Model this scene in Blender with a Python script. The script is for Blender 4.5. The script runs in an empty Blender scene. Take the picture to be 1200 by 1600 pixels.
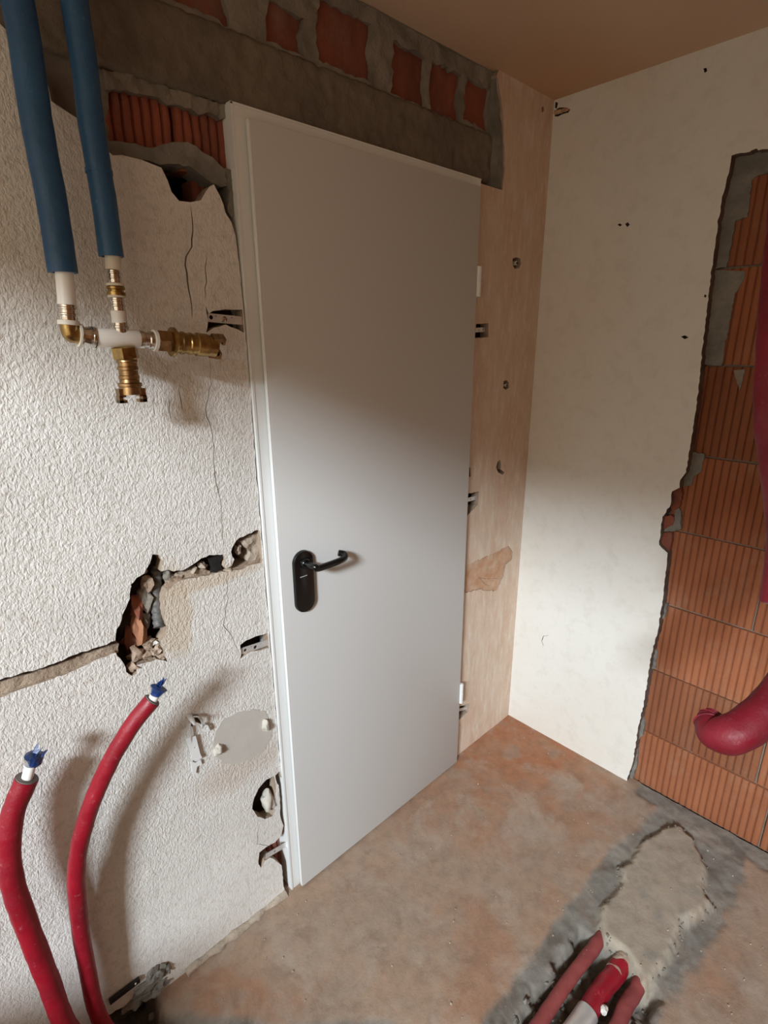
import bpy, bmesh, math, random
from mathutils import Vector, Matrix, noise
from mathutils.geometry import delaunay_2d_cdt
random.seed(7)
SC = bpy.context.scene

# ------------------------------------------------------------------ camera
FPX = 846.4
CAM = Vector((-1.7894, -1.0959, 1.5927))
ROT = Matrix(((0.7253, -0.6884, -0.0067), (-0.2126, -0.2146, -0.9533), (0.6548, 0.6928, -0.302)))
cd = bpy.data.cameras.new('camera'); co = bpy.data.objects.new('camera', cd); SC.collection.objects.link(co)
cd.sensor_fit = 'HORIZONTAL'; cd.sensor_width = 36; cd.lens = FPX / 1200 * 36; cd.clip_start = 0.02
r0, r1, r2 = ROT[0].normalized(), ROT[1].normalized(), ROT[2].normalized()
co.matrix_world = Matrix(((r0.x, -r1.x, -r2.x, CAM.x), (r0.y, -r1.y, -r2.y, CAM.y), (r0.z, -r1.z, -r2.z, CAM.z), (0, 0, 0, 1)))
SC.camera = co
# ------------------------------------------------------------------ world, light, exposure
w = bpy.data.worlds.new('world'); SC.world = w; w.use_nodes = True
bg = w.node_tree.nodes['Background']; bg.inputs[0].default_value = (1.0, 0.84, 0.62, 1); bg.inputs[1].default_value = 1.3
ld = bpy.data.lights.new('sky_patch', 'AREA'); ld.shape = 'RECTANGLE'; ld.size = 1.3; ld.size_y = .85
ld.energy = 900; ld.color = (0.90, 1.0, 1.07)
lo = bpy.data.objects.new('sky_patch', ld); SC.collection.objects.link(lo)
lo.location = (-7.6, -3.75, 4.45)
lo.rotation_euler = (Vector((-0.9, -0.2, 1.0)) - lo.location).to_track_quat('-Z', 'Y').to_euler()
SC.view_settings.view_transform = 'Standard'; SC.view_settings.look = 'None'
SC.view_settings.gamma = 1; SC.view_settings.use_curve_mapping = False
SC.view_settings.exposure = 0.0

# ------------------------------------------------------------------ measuring helpers (photo point -> point on a real plane)
def ray(px, py):
    return ROT.transposed() @ Vector(((px - 600) / FPX, (py - 800) / FPX, 1))
def on_y(px, py, y=0.0):
    d = ray(px, py); return CAM + d * ((y - CAM.y) / d.y)
def on_x(px, py, x=0.0):
    d = ray(px, py); return CAM + d * ((x - CAM.x) / d.x)
def on_z(px, py, z=0.0):
    d = ray(px, py); return CAM + d * ((z - CAM.z) / d.z)
def at_depth(px, py, s):
    return CAM + ray(px, py) * s

# ------------------------------------------------------------------ materials
def new_mat(name):
    m = bpy.data.materials.new(name); m.use_nodes = True
    nt = m.node_tree; b = nt.nodes['Principled BSDF']
    return m, nt, b
def N(nt, t, **kw):
    n = nt.nodes.new(t)
    for k, v in kw.items():
        if k in n.inputs: n.inputs[k].default_value = v
        else: setattr(n, k, v)
    return n
def coords(nt, scale=(1, 1, 1), rot=(0, 0, 0)):
    tc = N(nt, 'ShaderNodeTexCoord'); mp = N(nt, 'ShaderNodeMapping')
    mp.inputs['Scale'].default_value = scale; mp.inputs['Rotation'].default_value = rot
    nt.links.new(tc.outputs['Object'], mp.inputs[0]); return mp.outputs[0]
def nz(nt, vec, scale, detail=4, rough=.55, dist=0):
    n = N(nt, 'ShaderNodeTexNoise', Scale=scale, Detail=detail, Roughness=rough, Distortion=dist)
    nt.links.new(vec, n.inputs['Vector']); return n.outputs['Fac']
def ramp(nt, fac, stops):
    r = N(nt, 'ShaderNodeValToRGB'); nt.links.new(fac, r.inputs[0]); e = r.color_ramp.elements
    while len(e) < len(stops): e.new(0.5)
    for i, (p, c) in enumerate(stops): e[i].position = p; e[i].color = (*c, 1) if len(c) == 3 else c
    return r.outputs[0]
def mix(nt, fac, a, b, blend='MIX'):
    m = N(nt, 'ShaderNodeMix', data_type='RGBA', blend_type=blend)
    for s, v in ((0, fac), (6, a), (7, b)):
        if isinstance(v, bpy.types.NodeSocket): nt.links.new(v, m.inputs[s])
        else: m.inputs[s].default_value = v if s == 0 else (*v, 1)
    return m.outputs[2]
def math_n(nt, op, a, b=None, clamp=False):
    m = N(nt, 'ShaderNodeMath', operation=op); m.use_clamp = clamp
    for i, v in enumerate((a, b)):
        if v is None: continue
        if isinstance(v, bpy.types.NodeSocket): nt.links.new(v, m.inputs[i])
        else: m.inputs[i].default_value = v
    return m.outputs[0]
def bump(nt, b, h, strength=.5, dist=.002):
    n = N(nt, 'ShaderNodeBump', Distance=dist)
    if isinstance(strength, bpy.types.NodeSocket): nt.links.new(strength, n.inputs['Strength'])
    else: n.inputs['Strength'].default_value = strength
    nt.links.new(h, n.inputs['Height']); nt.links.new(n.outputs[0], b.inputs['Normal'])
def sep(nt):
    tc = N(nt, 'ShaderNodeTexCoord'); s = N(nt, 'ShaderNodeSeparateXYZ'); nt.links.new(tc.outputs['Object'], s.inputs[0]); return s.outputs
def step(nt, v, a, b):
    m = N(nt, 'ShaderNodeMapRange', interpolation_type='SMOOTHSTEP'); nt.links.new(v, m.inputs[0])
    m.inputs[1].default_value = a; m.inputs[2].default_value = b; return m.outputs[0]
def ellipse(nt, c, r, wob=.35, soft=.25, scale=14):
    """1 inside a noisy ellipsoid of material around point c"""
    tc = N(nt, 'ShaderNodeTexCoord')
    s = N(nt, 'ShaderNodeVectorMath', operation='SUBTRACT'); nt.links.new(tc.outputs['Object'], s.inputs[0]); s.inputs[1].default_value = c
    d = N(nt, 'ShaderNodeVectorMath', operation='DIVIDE'); nt.links.new(s.outputs[0], d.inputs[0]); d.inputs[1].default_value = r
    l = N(nt, 'ShaderNodeVectorMath', operation='LENGTH'); nt.links.new(d.outputs[0], l.inputs[0])
    n = nz(nt, tc.outputs['Object'], scale, 4, .6)
    v = math_n(nt, 'ADD', l.outputs['Value'], math_n(nt, 'MULTIPLY', math_n(nt, 'SUBTRACT', n, .5), wob * 4))
    return step(nt, v, 1 + soft, 1 - soft)
def simple(name, col, rough=.5, metal=0, var=0, scale=30, bmp=0, bdist=.001, bscale=80, col2=None, coat=0):
    m, nt, b = new_mat(name); b.inputs['Roughness'].default_value = rough; b.inputs['Metallic'].default_value = metal
    if coat: b.inputs['Coat Weight'].default_value = coat
    v = coords(nt)
    if var or col2:
        c2 = col2 or tuple(x * (1 - var) for x in col)
        c = ramp(nt, nz(nt, v, scale, 5, .6), [(.35, col), (.68, c2)]); nt.links.new(c, b.inputs['Base Color'])
    else: b.inputs['Base Color'].default_value = (*col, 1)
    if bmp: bump(nt, b, nz(nt, v, bscale, 5, .6), bmp, bdist)
    return m

# rough-cast plaster of the door wall: coarse left of the door, thin, smooth and rust stained right of it
def mat_plaster_left():
    m, nt, b = new_mat('roughcast_plaster'); b.inputs['Roughness'].default_value = .95
    s = sep(nt); v = coords(nt); right = step(nt, s[0], -.75, -.55)
    grain = nz(nt, v, 60, 3, .6)
    base = ramp(nt, nz(nt, v, 3.5, 5, .6), [(.3, (.80, .78, .745)), (.7, (.73, .71, .67))])
    speck = ramp(nt, grain, [(.30, (.70, .66, .6)), (.5, (1, 1, 1))])
    base = mix(nt, .6, base, speck, 'MULTIPLY')
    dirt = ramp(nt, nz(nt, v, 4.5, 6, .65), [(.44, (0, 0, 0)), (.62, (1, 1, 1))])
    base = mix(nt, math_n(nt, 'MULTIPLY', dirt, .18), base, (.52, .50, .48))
    ab = on_y(272, 955); base = mix(nt, math_n(nt, 'MULTIPLY', ellipse(nt, ab, (.04, 1, .11), .25, .25, 25), .85), base, (.62, .53, .42))
    ab = on_y(330, 905); base = mix(nt, math_n(nt, 'MULTIPLY', ellipse(nt, ab, (.13, 1, .02), .25, .4, 25), .7), base, (.60, .49, .37))
    v2 = coords(nt, (1, 1, .35))
    rs = ramp(nt, nz(nt, v2, 9, 6, .65), [(.3, (.72, .60, .48)), (.5, (.64, .50, .38)), (.72, (.55, .38, .26))])
    rs = mix(nt, .3, rs, (.56, .38, .26), 'MIX')
    rs = mix(nt, math_n(nt, 'MULTIPLY', ramp(nt, nz(nt, v2, 5, 6, .7), [(.45, (0, 0, 0)), (.62, (1, 1, 1))]), .6), rs, (.52, .27, .15))
    rs = mix(nt, math_n(nt, 'MULTIPLY', ramp(nt, nz(nt, coords(nt, (1, 1, .22)), 40, 6, .75), [(.5, (0, 0, 0)), (.62, (1, 1, 1))]), .55), rs, (.78, .72, .63))
    rs = mix(nt, .35, rs, ramp(nt, nz(nt, v2, 30, 6, .7), [(.35, (.62, .50, .40)), (.6, (.80, .70, .60))]))
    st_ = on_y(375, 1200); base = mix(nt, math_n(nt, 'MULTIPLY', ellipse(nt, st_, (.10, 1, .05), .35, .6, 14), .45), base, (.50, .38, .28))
    nt.links.new(mix(nt, right, base, rs), b.inputs['Base Color'])
    # relief
    vs = coords(nt, (1.0, 1, .62), (0, math.radians(35), 0))
    h = nz(nt, vs, 150, 4, .6, .45); h2 = nz(nt, vs, 300, 3, .6, .3)
    hh = math_n(nt, 'ADD', h, math_n(nt, 'MULTIPLY', h2, .35))
    st = math_n(nt, 'SUBTRACT', 1.0, math_n(nt, 'MULTIPLY', right, .80))
    lowmask = step(nt, s[2], .15, .55)
    st = math_n(nt, 'MULTIPLY', st, math_n(nt, 'ADD', .45, math_n(nt, 'MULTIPLY', lowmask, .55)))
    bump(nt, b, hh, st, .0040)
    return m
def mat_plaster_right():
    m, nt, b = new_mat('smooth_plaster'); b.inputs['Roughness'].default_value = .9
    s = sep(nt); v = coords(nt)
    base = ramp(nt, nz(nt, v, 2.2, 5, .6), [(.3, (.74, .73, .69)), (.7, (.70, .68, .63))])
    warm = ramp(nt, nz(nt, v, 1.4, 6, .65), [(.45, (0, 0, 0)), (.62, (1, 1, 1))])
    base = mix(nt, math_n(nt, 'MULTIPLY', warm, .22), base, (.70, .57, .43))
    sc = ramp(nt, nz(nt, v, 18, 6, .7), [(.36, (.82, .80, .76)), (.5, (1, 1, 1))])
    base = mix(nt, .35, base, sc, 'MULTIPLY')
    nt.links.new(base, b.inputs['Base Color'])
    bump(nt, b, math_n(nt, 'ADD', nz(nt, v, 9, 4, .6), math_n(nt, 'MULTIPLY', nz(nt, v, 120, 3, .6), .12)), .5, .004)
    return m
def mat_ceiling():
    m, nt, b = new_mat('ceiling_plaster'); b.inputs['Roughness'].default_value = .95; v = coords(nt)
    base = ramp(nt, nz(nt, v, 2.5, 5, .6), [(.3, (.66, .50, .36)), (.7, (.60, .44, .31))])
    base = mix(nt, math_n(nt, 'MULTIPLY', ellipse(nt, (0, -.02, 2.31), (.45, .3, 1), .3, .9, 4), .6), base, (.52, .29, .15))
    nt.links.new(base, b.inputs['Base Color']); bump(nt, b, nz(nt, v, 12, 5, .6), .5, .003)
    return m
def mat_floor():
    m, nt, b = new_mat('screed'); b.inputs['Roughness'].default_value = .88; v = coords(nt)
    at = N(nt, 'ShaderNodeVertexColor', layer_name='col')
    n1 = ramp(nt, nz(nt, v, 22, 8, .68), [(.3, (.72, .70, .68)), (.55, (1, 1, 1)), (.75, (1.15, 1.1, 1.05))])
    c = mix(nt, .75, at.outputs[0], n1, 'MULTIPLY')
    pale = ramp(nt, nz(nt, v, 7, 7, .72, .6), [(.50, (0, 0, 0)), (.66, (1, 1, 1))])
    c = mix(nt, math_n(nt, 'MULTIPLY', pale, .45), c, (.40, .34, .28))
    dk = ramp(nt, nz(nt, coords(nt, (1, 1, 1), (0, 0, 1.1)), 13, 7, .72, .4), [(.54, (0, 0, 0)), (.68, (1, 1, 1))])
    c = mix(nt, math_n(nt, 'MULTIPLY', dk, .5), c, (.20, .125, .085))
    spk = ramp(nt, nz(nt, v, 160, 2, .5), [(.70, (0, 0, 0)), (.76, (1, 1, 1))])
    c = mix(nt, math_n(nt, 'MULTIPLY', spk, .35), c, (.48, .41, .34))
    nt.links.new(c, b.inputs['Base Color'])
    bump(nt, b, math_n(nt, 'ADD', nz(nt, v, 25, 6, .65), math_n(nt, 'MULTIPLY', nz(nt, v, 170, 4, .6), .35)), .55, .004)
    return m
def mat_brick(name, a, c_, dust):
    m, nt, b = new_mat(name); b.inputs['Roughness'].default_value = .92
    v = coords(nt); vz = coords(nt, (1, 1, .25))
    oi = N(nt, 'ShaderNodeObjectInfo')
    base = ramp(nt, nz(nt, vz, 16, 6, .62), [(.3, a), (.7, c_)])
    base = mix(nt, math_n(nt, 'MULTIPLY', ramp(nt, nz(nt, v, 7, 6, .7), [(.52, (0, 0, 0)), (.75, (1, 1, 1))]), .55), base, dust)
    hv = N(nt, 'ShaderNodeHueSaturation'); nt.links.new(base, hv.inputs['Color'])
    nt.links.new(math_n(nt, 'ADD', .82, math_n(nt, 'MULTIPLY', oi.outputs['Random'], .34)), hv.inputs['Value'])
    nt.links.new(hv.outputs[0], b.inputs['Base Color'])
    bump(nt, b, nz(nt, v, 130, 5, .65), .5, .002)
    return m
def mat_sleeve(name, col, dark, dustc=(.75, .70, .68), gloss=(.36, .62)):
    m, nt, b = new_mat(name); b.inputs['Roughness'].default_value = .42; v = coords(nt)
    base = ramp(nt, nz(nt, v, 12, 5, .6), [(.3, col), (.7, dark)])
    d = ramp(nt, nz(nt, v, 60, 7, .75), [(.60, (0, 0, 0)), (.74, (1, 1, 1))])
    nt.links.new(mix(nt, math_n(nt, 'MULTIPLY', d, .30), base, dustc), b.inputs['Base Color'])
    nt.links.new(ramp(nt, nz(nt, v, 30, 4, .6), [(.3, (gloss[0],) * 3), (.7, (gloss[1],) * 3)]), b.inputs['Roughness'])
    bump(nt, b, math_n(nt, 'ADD', nz(nt, v, 45, 4, .6), math_n(nt, 'MULTIPLY', nz(nt, v, 220, 3, .6), .3)), .45, .003)
    return m
M_ = dict(
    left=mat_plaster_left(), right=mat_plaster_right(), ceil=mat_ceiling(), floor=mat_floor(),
    brick=mat_brick('clay_block', (.32, .115, .050), (.25, .082, .034), (.30, .17, .105)),
    oldbrick=mat_brick('old_brick', (.30, .085, .045), (.17, .055, .035), (.25, .19, .15)),
    concrete=simple('beam_concrete', (.20, .165, .125), .95, 0, 0, 7, .9, .006, 45, (.13, .105, .08)),
    mortar=simple('old_mortar', (.27, .24, .20), .95, 0, 0, 12, .9, .006, 55, (.18, .155, .13)),
    greymortar=simple('grey_mortar', (.25, .235, .205), .95, 0, 0, 14, .9, .006, 60, (.15, .14, .12)),
    rubble=simple('rubble', (.50, .40, .31), .95, 0, 0, 20, 1, .008, 60, (.24, .15, .10)),
    channel=simple('chase_mortar', (.42, .33, .25), .95, 0, 0, 25, .9, .006, 80, (.30, .22, .16)),
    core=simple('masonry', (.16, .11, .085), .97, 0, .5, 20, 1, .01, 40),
    bare=simple('bare_masonry', (.46, .22, .10), .95, 0, 0, 4, 0, 0, 0, (.40, .20, .10)),
    pit=simple('cavity_shade', (.02, .016, .014), .98),
    door=simple('powder_coat', (.60, .60, .59), .42, 0, 0, 5, .08, .0006, 300),
    frame=simple('frame_coat', (.78, .79, .78), .38),
    black=simple('black_plastic', (.004, .004, .004), .25, 0, 0, 5, 0, 0, 0, None, 0),
    rubber=simple('black_rubber', (.012, .012, .012), .6, 0, .3, 60),
    zinc=simple('zinc_strip', (.80, .79, .78), .42, .55, .15, 60),
    dark=simple('hole_shade', (.012, .01, .009), .9),
    blue=mat_sleeve('blue_foil_sleeve', (.022, .10, .225), (.015, .07, .17), (.25, .38, .5)),
    red=mat_sleeve('red_foil_sleeve', (.30, .005, .017), (.20, .004, .013), (.75, .45, .45)),
    dustred=mat_sleeve('dusty_red_sleeve', (.27, .055, .05), (.18, .032, .032), (.36, .26, .23), (.6, .9)),
    crimson=mat_sleeve('crimson_foil_sleeve', (.20, .004, .015), (.12, .003, .010), (.40, .17, .19), (.45, .8)),
    foam=simple('foam_edge', (.16, .14, .13), .9),
    white=simple('white_pipe', (.85, .84, .80), .35),
    cream=simple('cream_ring', (.70, .66, .57), .5),
    steel=simple('press_steel', (.72, .68, .62), .18, 1, .25, 90),
    brass=simple('brass', (.50, .34, .13), .3, 1, 0, 45, .2, .0006, 300, (.24, .15, .06)),
    copper=simple('ruddy_brass', (.42, .265, .125), .34, 1, 0, 50, .3, .0006, 300, (.20, .12, .06)),
    bluetape=simple('blue_tape', (.012, .04, .16), .35, 0, .4, 40, .5, .002, 60),
    filler=simple('filler', (.56, .53, .48), .85, 0, .12, 10, .3, .002, 60),
    lump=simple('filler_lump', (.56, .52, .45), .9, 0, .2, 40, .7, .003, 90),
    silver=simple('silver_tape', (.62, .60, .58), .35, .5, .2, 30),
    rustbrick=simple('rust_brick', (.42, .20, .10), .9, 0, 0, 30, .8, .004, 60, (.28, .12, .07)),
    stone=simple('pale_stone', (.72, .69, .64), .85, 0, .25, 60, .5, .002, 90),
    bead=simple('plaster_bead', (.46, .38, .30), .95, 0, .25, 40, .9, .004, 90),
    rust=simple('rust_patch', (.50, .27, .15), .95, 0, 0, 25, .6, .003, 70, (.60, .42, .30)),
    mark=simple('pale_print', (.35, .35, .35), .6),
)

# ------------------------------------------------------------------ object helpers
def link(name, me, mat, parent=None, smooth=False):
    o = bpy.data.objects.new(name, me); SC.collection.objects.link(o)
    if mat is not None and not me.materials: me.materials.append(mat)
    if smooth:
        for p in me.polygons: p.use_smooth = True
    if parent: o.parent = parent
    return o
def from_bm(name, bm, mat, parent=None, smooth=False):
    bmesh.ops.recalc_face_normals(bm, faces=bm.faces)
    me = bpy.data.meshes.new(name); bm.to_mesh(me); bm.free()
    o = link(name, me, mat, parent, smooth)
    if smooth:
        try: me.set_sharp_from_angle(angle=math.radians(40))
        except Exception: pass
    return o
def tag(o, label=None, cat=None, group=None, kind=None):
    if label: o['label'] = label
    if cat: o['category'] = cat
    if group: o['group'] = group
    if kind: o['kind'] = kind
    return o
def empty(name, loc):
    """the thing's base; parts are built in world coordinates, so the Empty keeps an inverse for them"""
    o = bpy.data.objects.new(name, None); SC.collection.objects.link(o); o.location = loc; o.empty_display_size = .05
    return o
def settle(root):
    mi = Matrix.Translation(root.location).inverted()
    for c in root.children: c.matrix_parent_inverse = mi
def bx(bm, lo_, hi, rot=None, bev=0):
    c = (Vector(lo_) + Vector(hi)) / 2; s = Vector(hi) - Vector(lo_)
    mtx = Matrix.Translation(c) @ (rot or Matrix.Identity(4)) @ Matrix.Diagonal((*s, 1))
    r = bmesh.ops.create_cube(bm, size=1, matrix=mtx)
    if bev:
        es = set(e for v in r['verts'] for e in v.link_edges)
        bmesh.ops.bevel(bm, geom=list(es), offset=bev, segments=2, affect='EDGES', profile=.5)
def inside(p, poly):
    x, y = p; c = False; j = len(poly) - 1
    for i in range(len(poly)):
        xi, yi = poly[i]; xj, yj = poly[j]
        if (yi > y) != (yj > y) and x < (xj - xi) * (y - yi) / (yj - yi) + xi: c = not c
        j = i
    return c
def ragged(poly, stepm=.008, amp=.002, straight=()):
    """break every edge into short uneven pieces, as a chipped plaster edge runs"""
    out = []
    n = len(poly)
    for i in range(n):
        a = Vector(poly[i]); b = Vector(poly[(i + 1) % n]); L = (b - a).length
        out.append(tuple(a))
        if i in straight or L < stepm: continue
        k = int(L / stepm); d = (b - a) / L; nn = Vector((-d.y, d.x))
        for q in range(1, k):
            p = a + (b - a) * (q / k)
            out.append(tuple(p + nn * (random.uniform(-amp, amp) + amp * 1.2 * noise.noise(Vector((p.x * 60, p.y * 60, 3)))) + d * random.uniform(-.3, .3) * L / k))
    return out
def cdt_slab(name, outer, holes, to3, back3, mat, parent=None, grid=.04, relief=None, smooth=False, rim_mat=None):
    """plate with holes: outline and holes are 2D, to3 puts a 2D point on the face, back3 on the back"""
    vs = []; es = []
    for poly in [outer] + holes:
        s = len(vs); vs += [Vector(p) for p in poly]; es += [(s + i, s + (i + 1) % len(poly)) for i in range(len(poly))]
    if grid:
        xs = [p[0] for p in outer]; ys = [p[1] for p in outer]
        x = min(xs) + grid / 2
        while x < max(xs):
            y = min(ys) + grid / 2
            while y < max(ys):
                vs.append(Vector((x + random.uniform(-.2, .2) * grid, y + random.uniform(-.2, .2) * grid))); y += grid
            x += grid
    V, E, F, _, _, _ = delaunay_2d_cdt(vs, es, [], 0, 1e-6)
    keep = []
    bb = [(min(p[0] for p in h), max(p[0] for p in h), min(p[1] for p in h), max(p[1] for p in h)) for h in holes]
    for f in F:
        c = sum((V[i] for i in f), Vector((0, 0))) / len(f); cc = (c.x, c.y)
        if not inside(cc, outer): continue
        if any(b[0] <= c.x <= b[1] and b[2] <= c.y <= b[3] and inside(cc, h) for b, h in zip(bb, holes)): continue
        keep.append(tuple(f))
    used = sorted({i for f in keep for i in f}); ren = {u: k for k, u in enumerate(used)}
    n = len(used); cnt = {}
    for f in keep:
        for a, b in zip(f, f[1:] + f[:1]): cnt[(a, b)] = cnt.get((a, b), 0) + 1
    rim = [(a, b) for (a, b) in cnt if (b, a) not in cnt]
    front = []
    for u in used:
        p = to3(V[u].x, V[u].y)
        if relief: p = relief(p)
        front.append(tuple(p))
    rv = sorted({i for e in rim for i in e}); rb = {u: n + k for k, u in enumerate(rv)}
    back = [tuple(back3(V[u].x, V[u].y)) for u in rv]
    faces = [tuple(ren[i] for i in f) for f in keep] + [(ren[a], rb[a], rb[b], ren[b]) for a, b in rim]
    me = bpy.data.meshes.new(name); me.from_pydata(front + back, [], faces); me.update()
    bm = bmesh.new(); bm.from_mesh(me); bmesh.ops.recalc_face_normals(bm, faces=bm.faces); bm.to_mesh(me); bm.free()
    if rim_mat:
        me.materials.append(mat); me.materials.append(rim_mat)
        for i in range(len(keep), len(faces)): me.polygons[i].material_index = 1
    o = link(name, me, mat, parent)
    if smooth:
        for p in me.polygons: p.use_smooth = True
        me.set_sharp_from_angle(angle=math.radians(35))
    return o
def blob(bm, c, r, amp=.25, sub=2, seed=0, freq=1.2):
    """uneven stone or lump"""
    c = Vector(c); r = Vector(r)
    t = bmesh.ops.create_icosphere(bm, subdivisions=sub, radius=1)
    for v in t['verts']:
        d = 1 + amp * noise.noise(v.co * freq + Vector((seed * 7.3, seed * 1.7, 0))) * 1.6
        v.co = c + Vector((v.co.x * r.x, v.co.y * r.y, v.co.z * r.z)) * d
def catmull(pts, n=12):
    P = [pts[0] * 2 - pts[1]] + list(pts) + [pts[-1] * 2 - pts[-2]]; out = []
    for i in range(1, len(P) - 2):
        for k in range(n):
            t = k / n; a, b, c, d = P[i - 1:i + 3]
            out.append(.5 * ((2 * b) + (c - a) * t + (2 * a - 5 * b + 4 * c - d) * t * t + (3 * b - 3 * c + d - a) * t ** 3))
    out.append(P[-2].copy()); return out
def tube(bm, pts, rad, seg=20, cap=(True, True), inner=None, rough=0, seed=0, flat=1.0):
    """tube along pts; rad is a number or one radius per point; inner = inner radius gives an open, hollow end"""
    rings = []; up = Vector((0, 0, 1)); t0 = (pts[1] - pts[0]).normalized()
    if abs(t0.z) > .9: up = Vector((0, 1, 0))
    u = t0.cross(up).normalized()
    for i, p in enumerate(pts):
        t = (pts[min(i + 1, len(pts) - 1)] - pts[max(i - 1, 0)]).normalized()
        u = (u - t * u.dot(t)).normalized(); v = t.cross(u)
        r = rad[i] if isinstance(rad, (list, tuple)) else rad; ring = []
        for k in range(seg):
            a = 2 * math.pi * k / seg; d = u * math.cos(a) + v * math.sin(a) * flat
            rr = r * (1 + rough * noise.noise((p + d * r) * 38 + Vector((seed, 0, 0)))) if rough else r
            ring.append(bm.verts.new(p + d * rr))
        rings.append(ring)
    for a, b in zip(rings, rings[1:]):
        for k in range(seg): bm.faces.new((a[k], a[(k + 1) % seg], b[(k + 1) % seg], b[k]))
    if cap[0]: bm.faces.new(rings[0])
    if cap[1] and inner is None: bm.faces.new(rings[-1])
    if inner is not None:
        # annular end and bore, 25 mm deep
        t = (pts[-1] - pts[-2]).normalized(); c = pts[-1]; r = rad[-1] if isinstance(rad, (list, tuple)) else rad
        prev = rings[-1]
        for q, dep in ((inner / r, 0), (inner / r, .025)):
            ring = [bm.verts.new(c + (v.co - c) * q - t * dep) for v in rings[-1]]
            for k in range(seg): bm.faces.new((prev[k], prev[(k + 1) % seg], ring[(k + 1) % seg], ring[k]))
            prev = ring
        bm.faces.new(prev)
    return rings
def turned(name, a, b, prof, mat, parent, seg=28, smooth=True):
    """turned part on the axis a->b: prof = (share of the length, radius)"""
    bm = bmesh.new(); pts = [a + (b - a) * s for s, r in prof]
    t = (b - a).normalized(); up = Vector((0, 0, 1)) if abs(t.z) < .9 else Vector((0, 1, 0)); u = t.cross(up).normalized(); v = t.cross(u)
    rings = [[bm.verts.new(p + (u * math.cos(2 * math.pi * k / seg) + v * math.sin(2 * math.pi * k / seg)) * r) for k in range(seg)] for p, (s, r) in zip(pts, prof)]
    for x, y in zip(rings, rings[1:]):
        for k in range(seg): bm.faces.new((x[k], x[(k + 1) % seg], y[(k + 1) % seg], y[k]))
    bm.faces.new(rings[0]); bm.faces.new(rings[-1])
    return from_bm(name, bm, mat, parent, smooth)

H = 2.313                                   # ceiling height
FX0, FX1, FZ = -1.1564, -.367, 2.031        # outer edges of the door frame
YF, YL = -.006, -.026                       # faces of the frame and of the leaf
RX, RY = -2.65, -2.75                       # window wall, back wall
def wy(pts, y=0.): return [(lambda v: (v.x, v.z))(on_y(px, py, y)) for px, py in pts]
def wx(pts, x=0.): return [(lambda v: (v.y, v.z))(on_x(px, py, x)) for px, py in pts]
def crack(pts, w0=.0016, plane='y'):
    """thin split in the plaster as a closed outline"""
    P = [Vector(p) for p in (wy(pts) if plane == 'y' else wx(pts))]
    Q = []
    for a, b in zip(P, P[1:]):
        k = max(1, int((b - a).length / .012))
        for q in range(k):
            p = a + (b - a) * (q / k)
            Q.append(p + Vector((random.uniform(-.0022, .0022), random.uniform(-.001, .001))))
    Q.append(P[-1]); n = len(Q)
    ws = [w0 * (.35 + .9 * math.sin(math.pi * min(1, (i + .6) / n)) * random.uniform(.6, 1.1)) for i in range(n)]
    L = [tuple(p + Vector((-x, 0))) for p, x in zip(Q, ws)]; R = [tuple(p + Vector((x, 0))) for p, x in zip(Q, ws)]
    return [tuple(Q[0] + Vector((0, .001)))] + R[1:-1] + [tuple(Q[-1])] + L[1:-1][::-1]

# ================================================================== SETTING: door wall
TH = .032
# exposed lintel zone, open to the ceiling
lintel_px = [(-60, -30), (-25, 60), (0, 38), (22, 60), (48, 95), (72, 122), (80, 158), (100, 172), (122, 186), (150, 215), (176, 243), (205, 246), (236, 256), (252, 262),
             (262, 282), (268, 300), (280, 314), (297, 316), (314, 313), (321, 300), (334, 288), (343, 305), (352, 332), (362, 348), (368, 368)]
LZ = wy(lintel_px)
LZ = ragged(LZ, .012, .0022)[:-1]
# the run of the plaster edge along the frame (left), gap 3..12 mm
gap_left = [(FX0 - .004, 1.72), (FX0 - .003, 1.5), (FX0 - .005, 1.3), (FX0 - .004, 1.05), (FX0 - .004, .75), (FX0 - .003, .42)]
low = wy([(437, 1205), (430, 1212), (436, 1232), (438, 1275), (443, 1290), (440, 1304), (430, 1316), (415, 1324), (405, 1332), (404, 1350), (408, 1356), (414, 1345), (422, 1340), (430, 1344)])
low_b = wy([(440, 1352), (443, 1385)])
outer_l = [(-2.62, H), (-1.60, H)] + LZ
left_edge = ragged(gap_left, .02, .0015)[:-10] if False else gap_left
outer_l = [(-2.62, H)] + [(LZ[0][0], H)] + LZ[1:] + ragged(left_edge + low + low_b + [(FX0 - .016, .0)], .012, .0015)[: -60] if False else None
def chain(pts, amp=.0015, st=.012):
    out = []
    for a, b in zip(pts, pts[1:]):
        out.append(tuple(a)); a = Vector(a); b = Vector(b); L = (b - a).length; k = int(L / st)
        if k < 2: continue
        d = (b - a) / L; nn = Vector((-d.y, d.x))
        for q in range(1, k): p = a + (b - a) * (q / k) + nn * random.uniform(-amp, amp); out.append(tuple(p))
    out.append(tuple(pts[-1])); return out
lz = chain(wy(lintel_px), .0025)
edge_l = chain([lz[-1]] + gap_left + low + low_b + [(FX0 - .014, -.02)], .0015)
outer_l = [(-2.64, H), (lz[0][0], H)] + [p for p in lz if p[1] < H - .003] + edge_l[1:] + chain([(-1.552, -.02), (-1.566, .012), (-1.59, .022), (-1.61, .040), (-1.65, .048), (-1.70, .06), (-1.74, .05), (-1.765, -.02)], .003, .008) + [(-2.64, -.02)]
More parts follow.
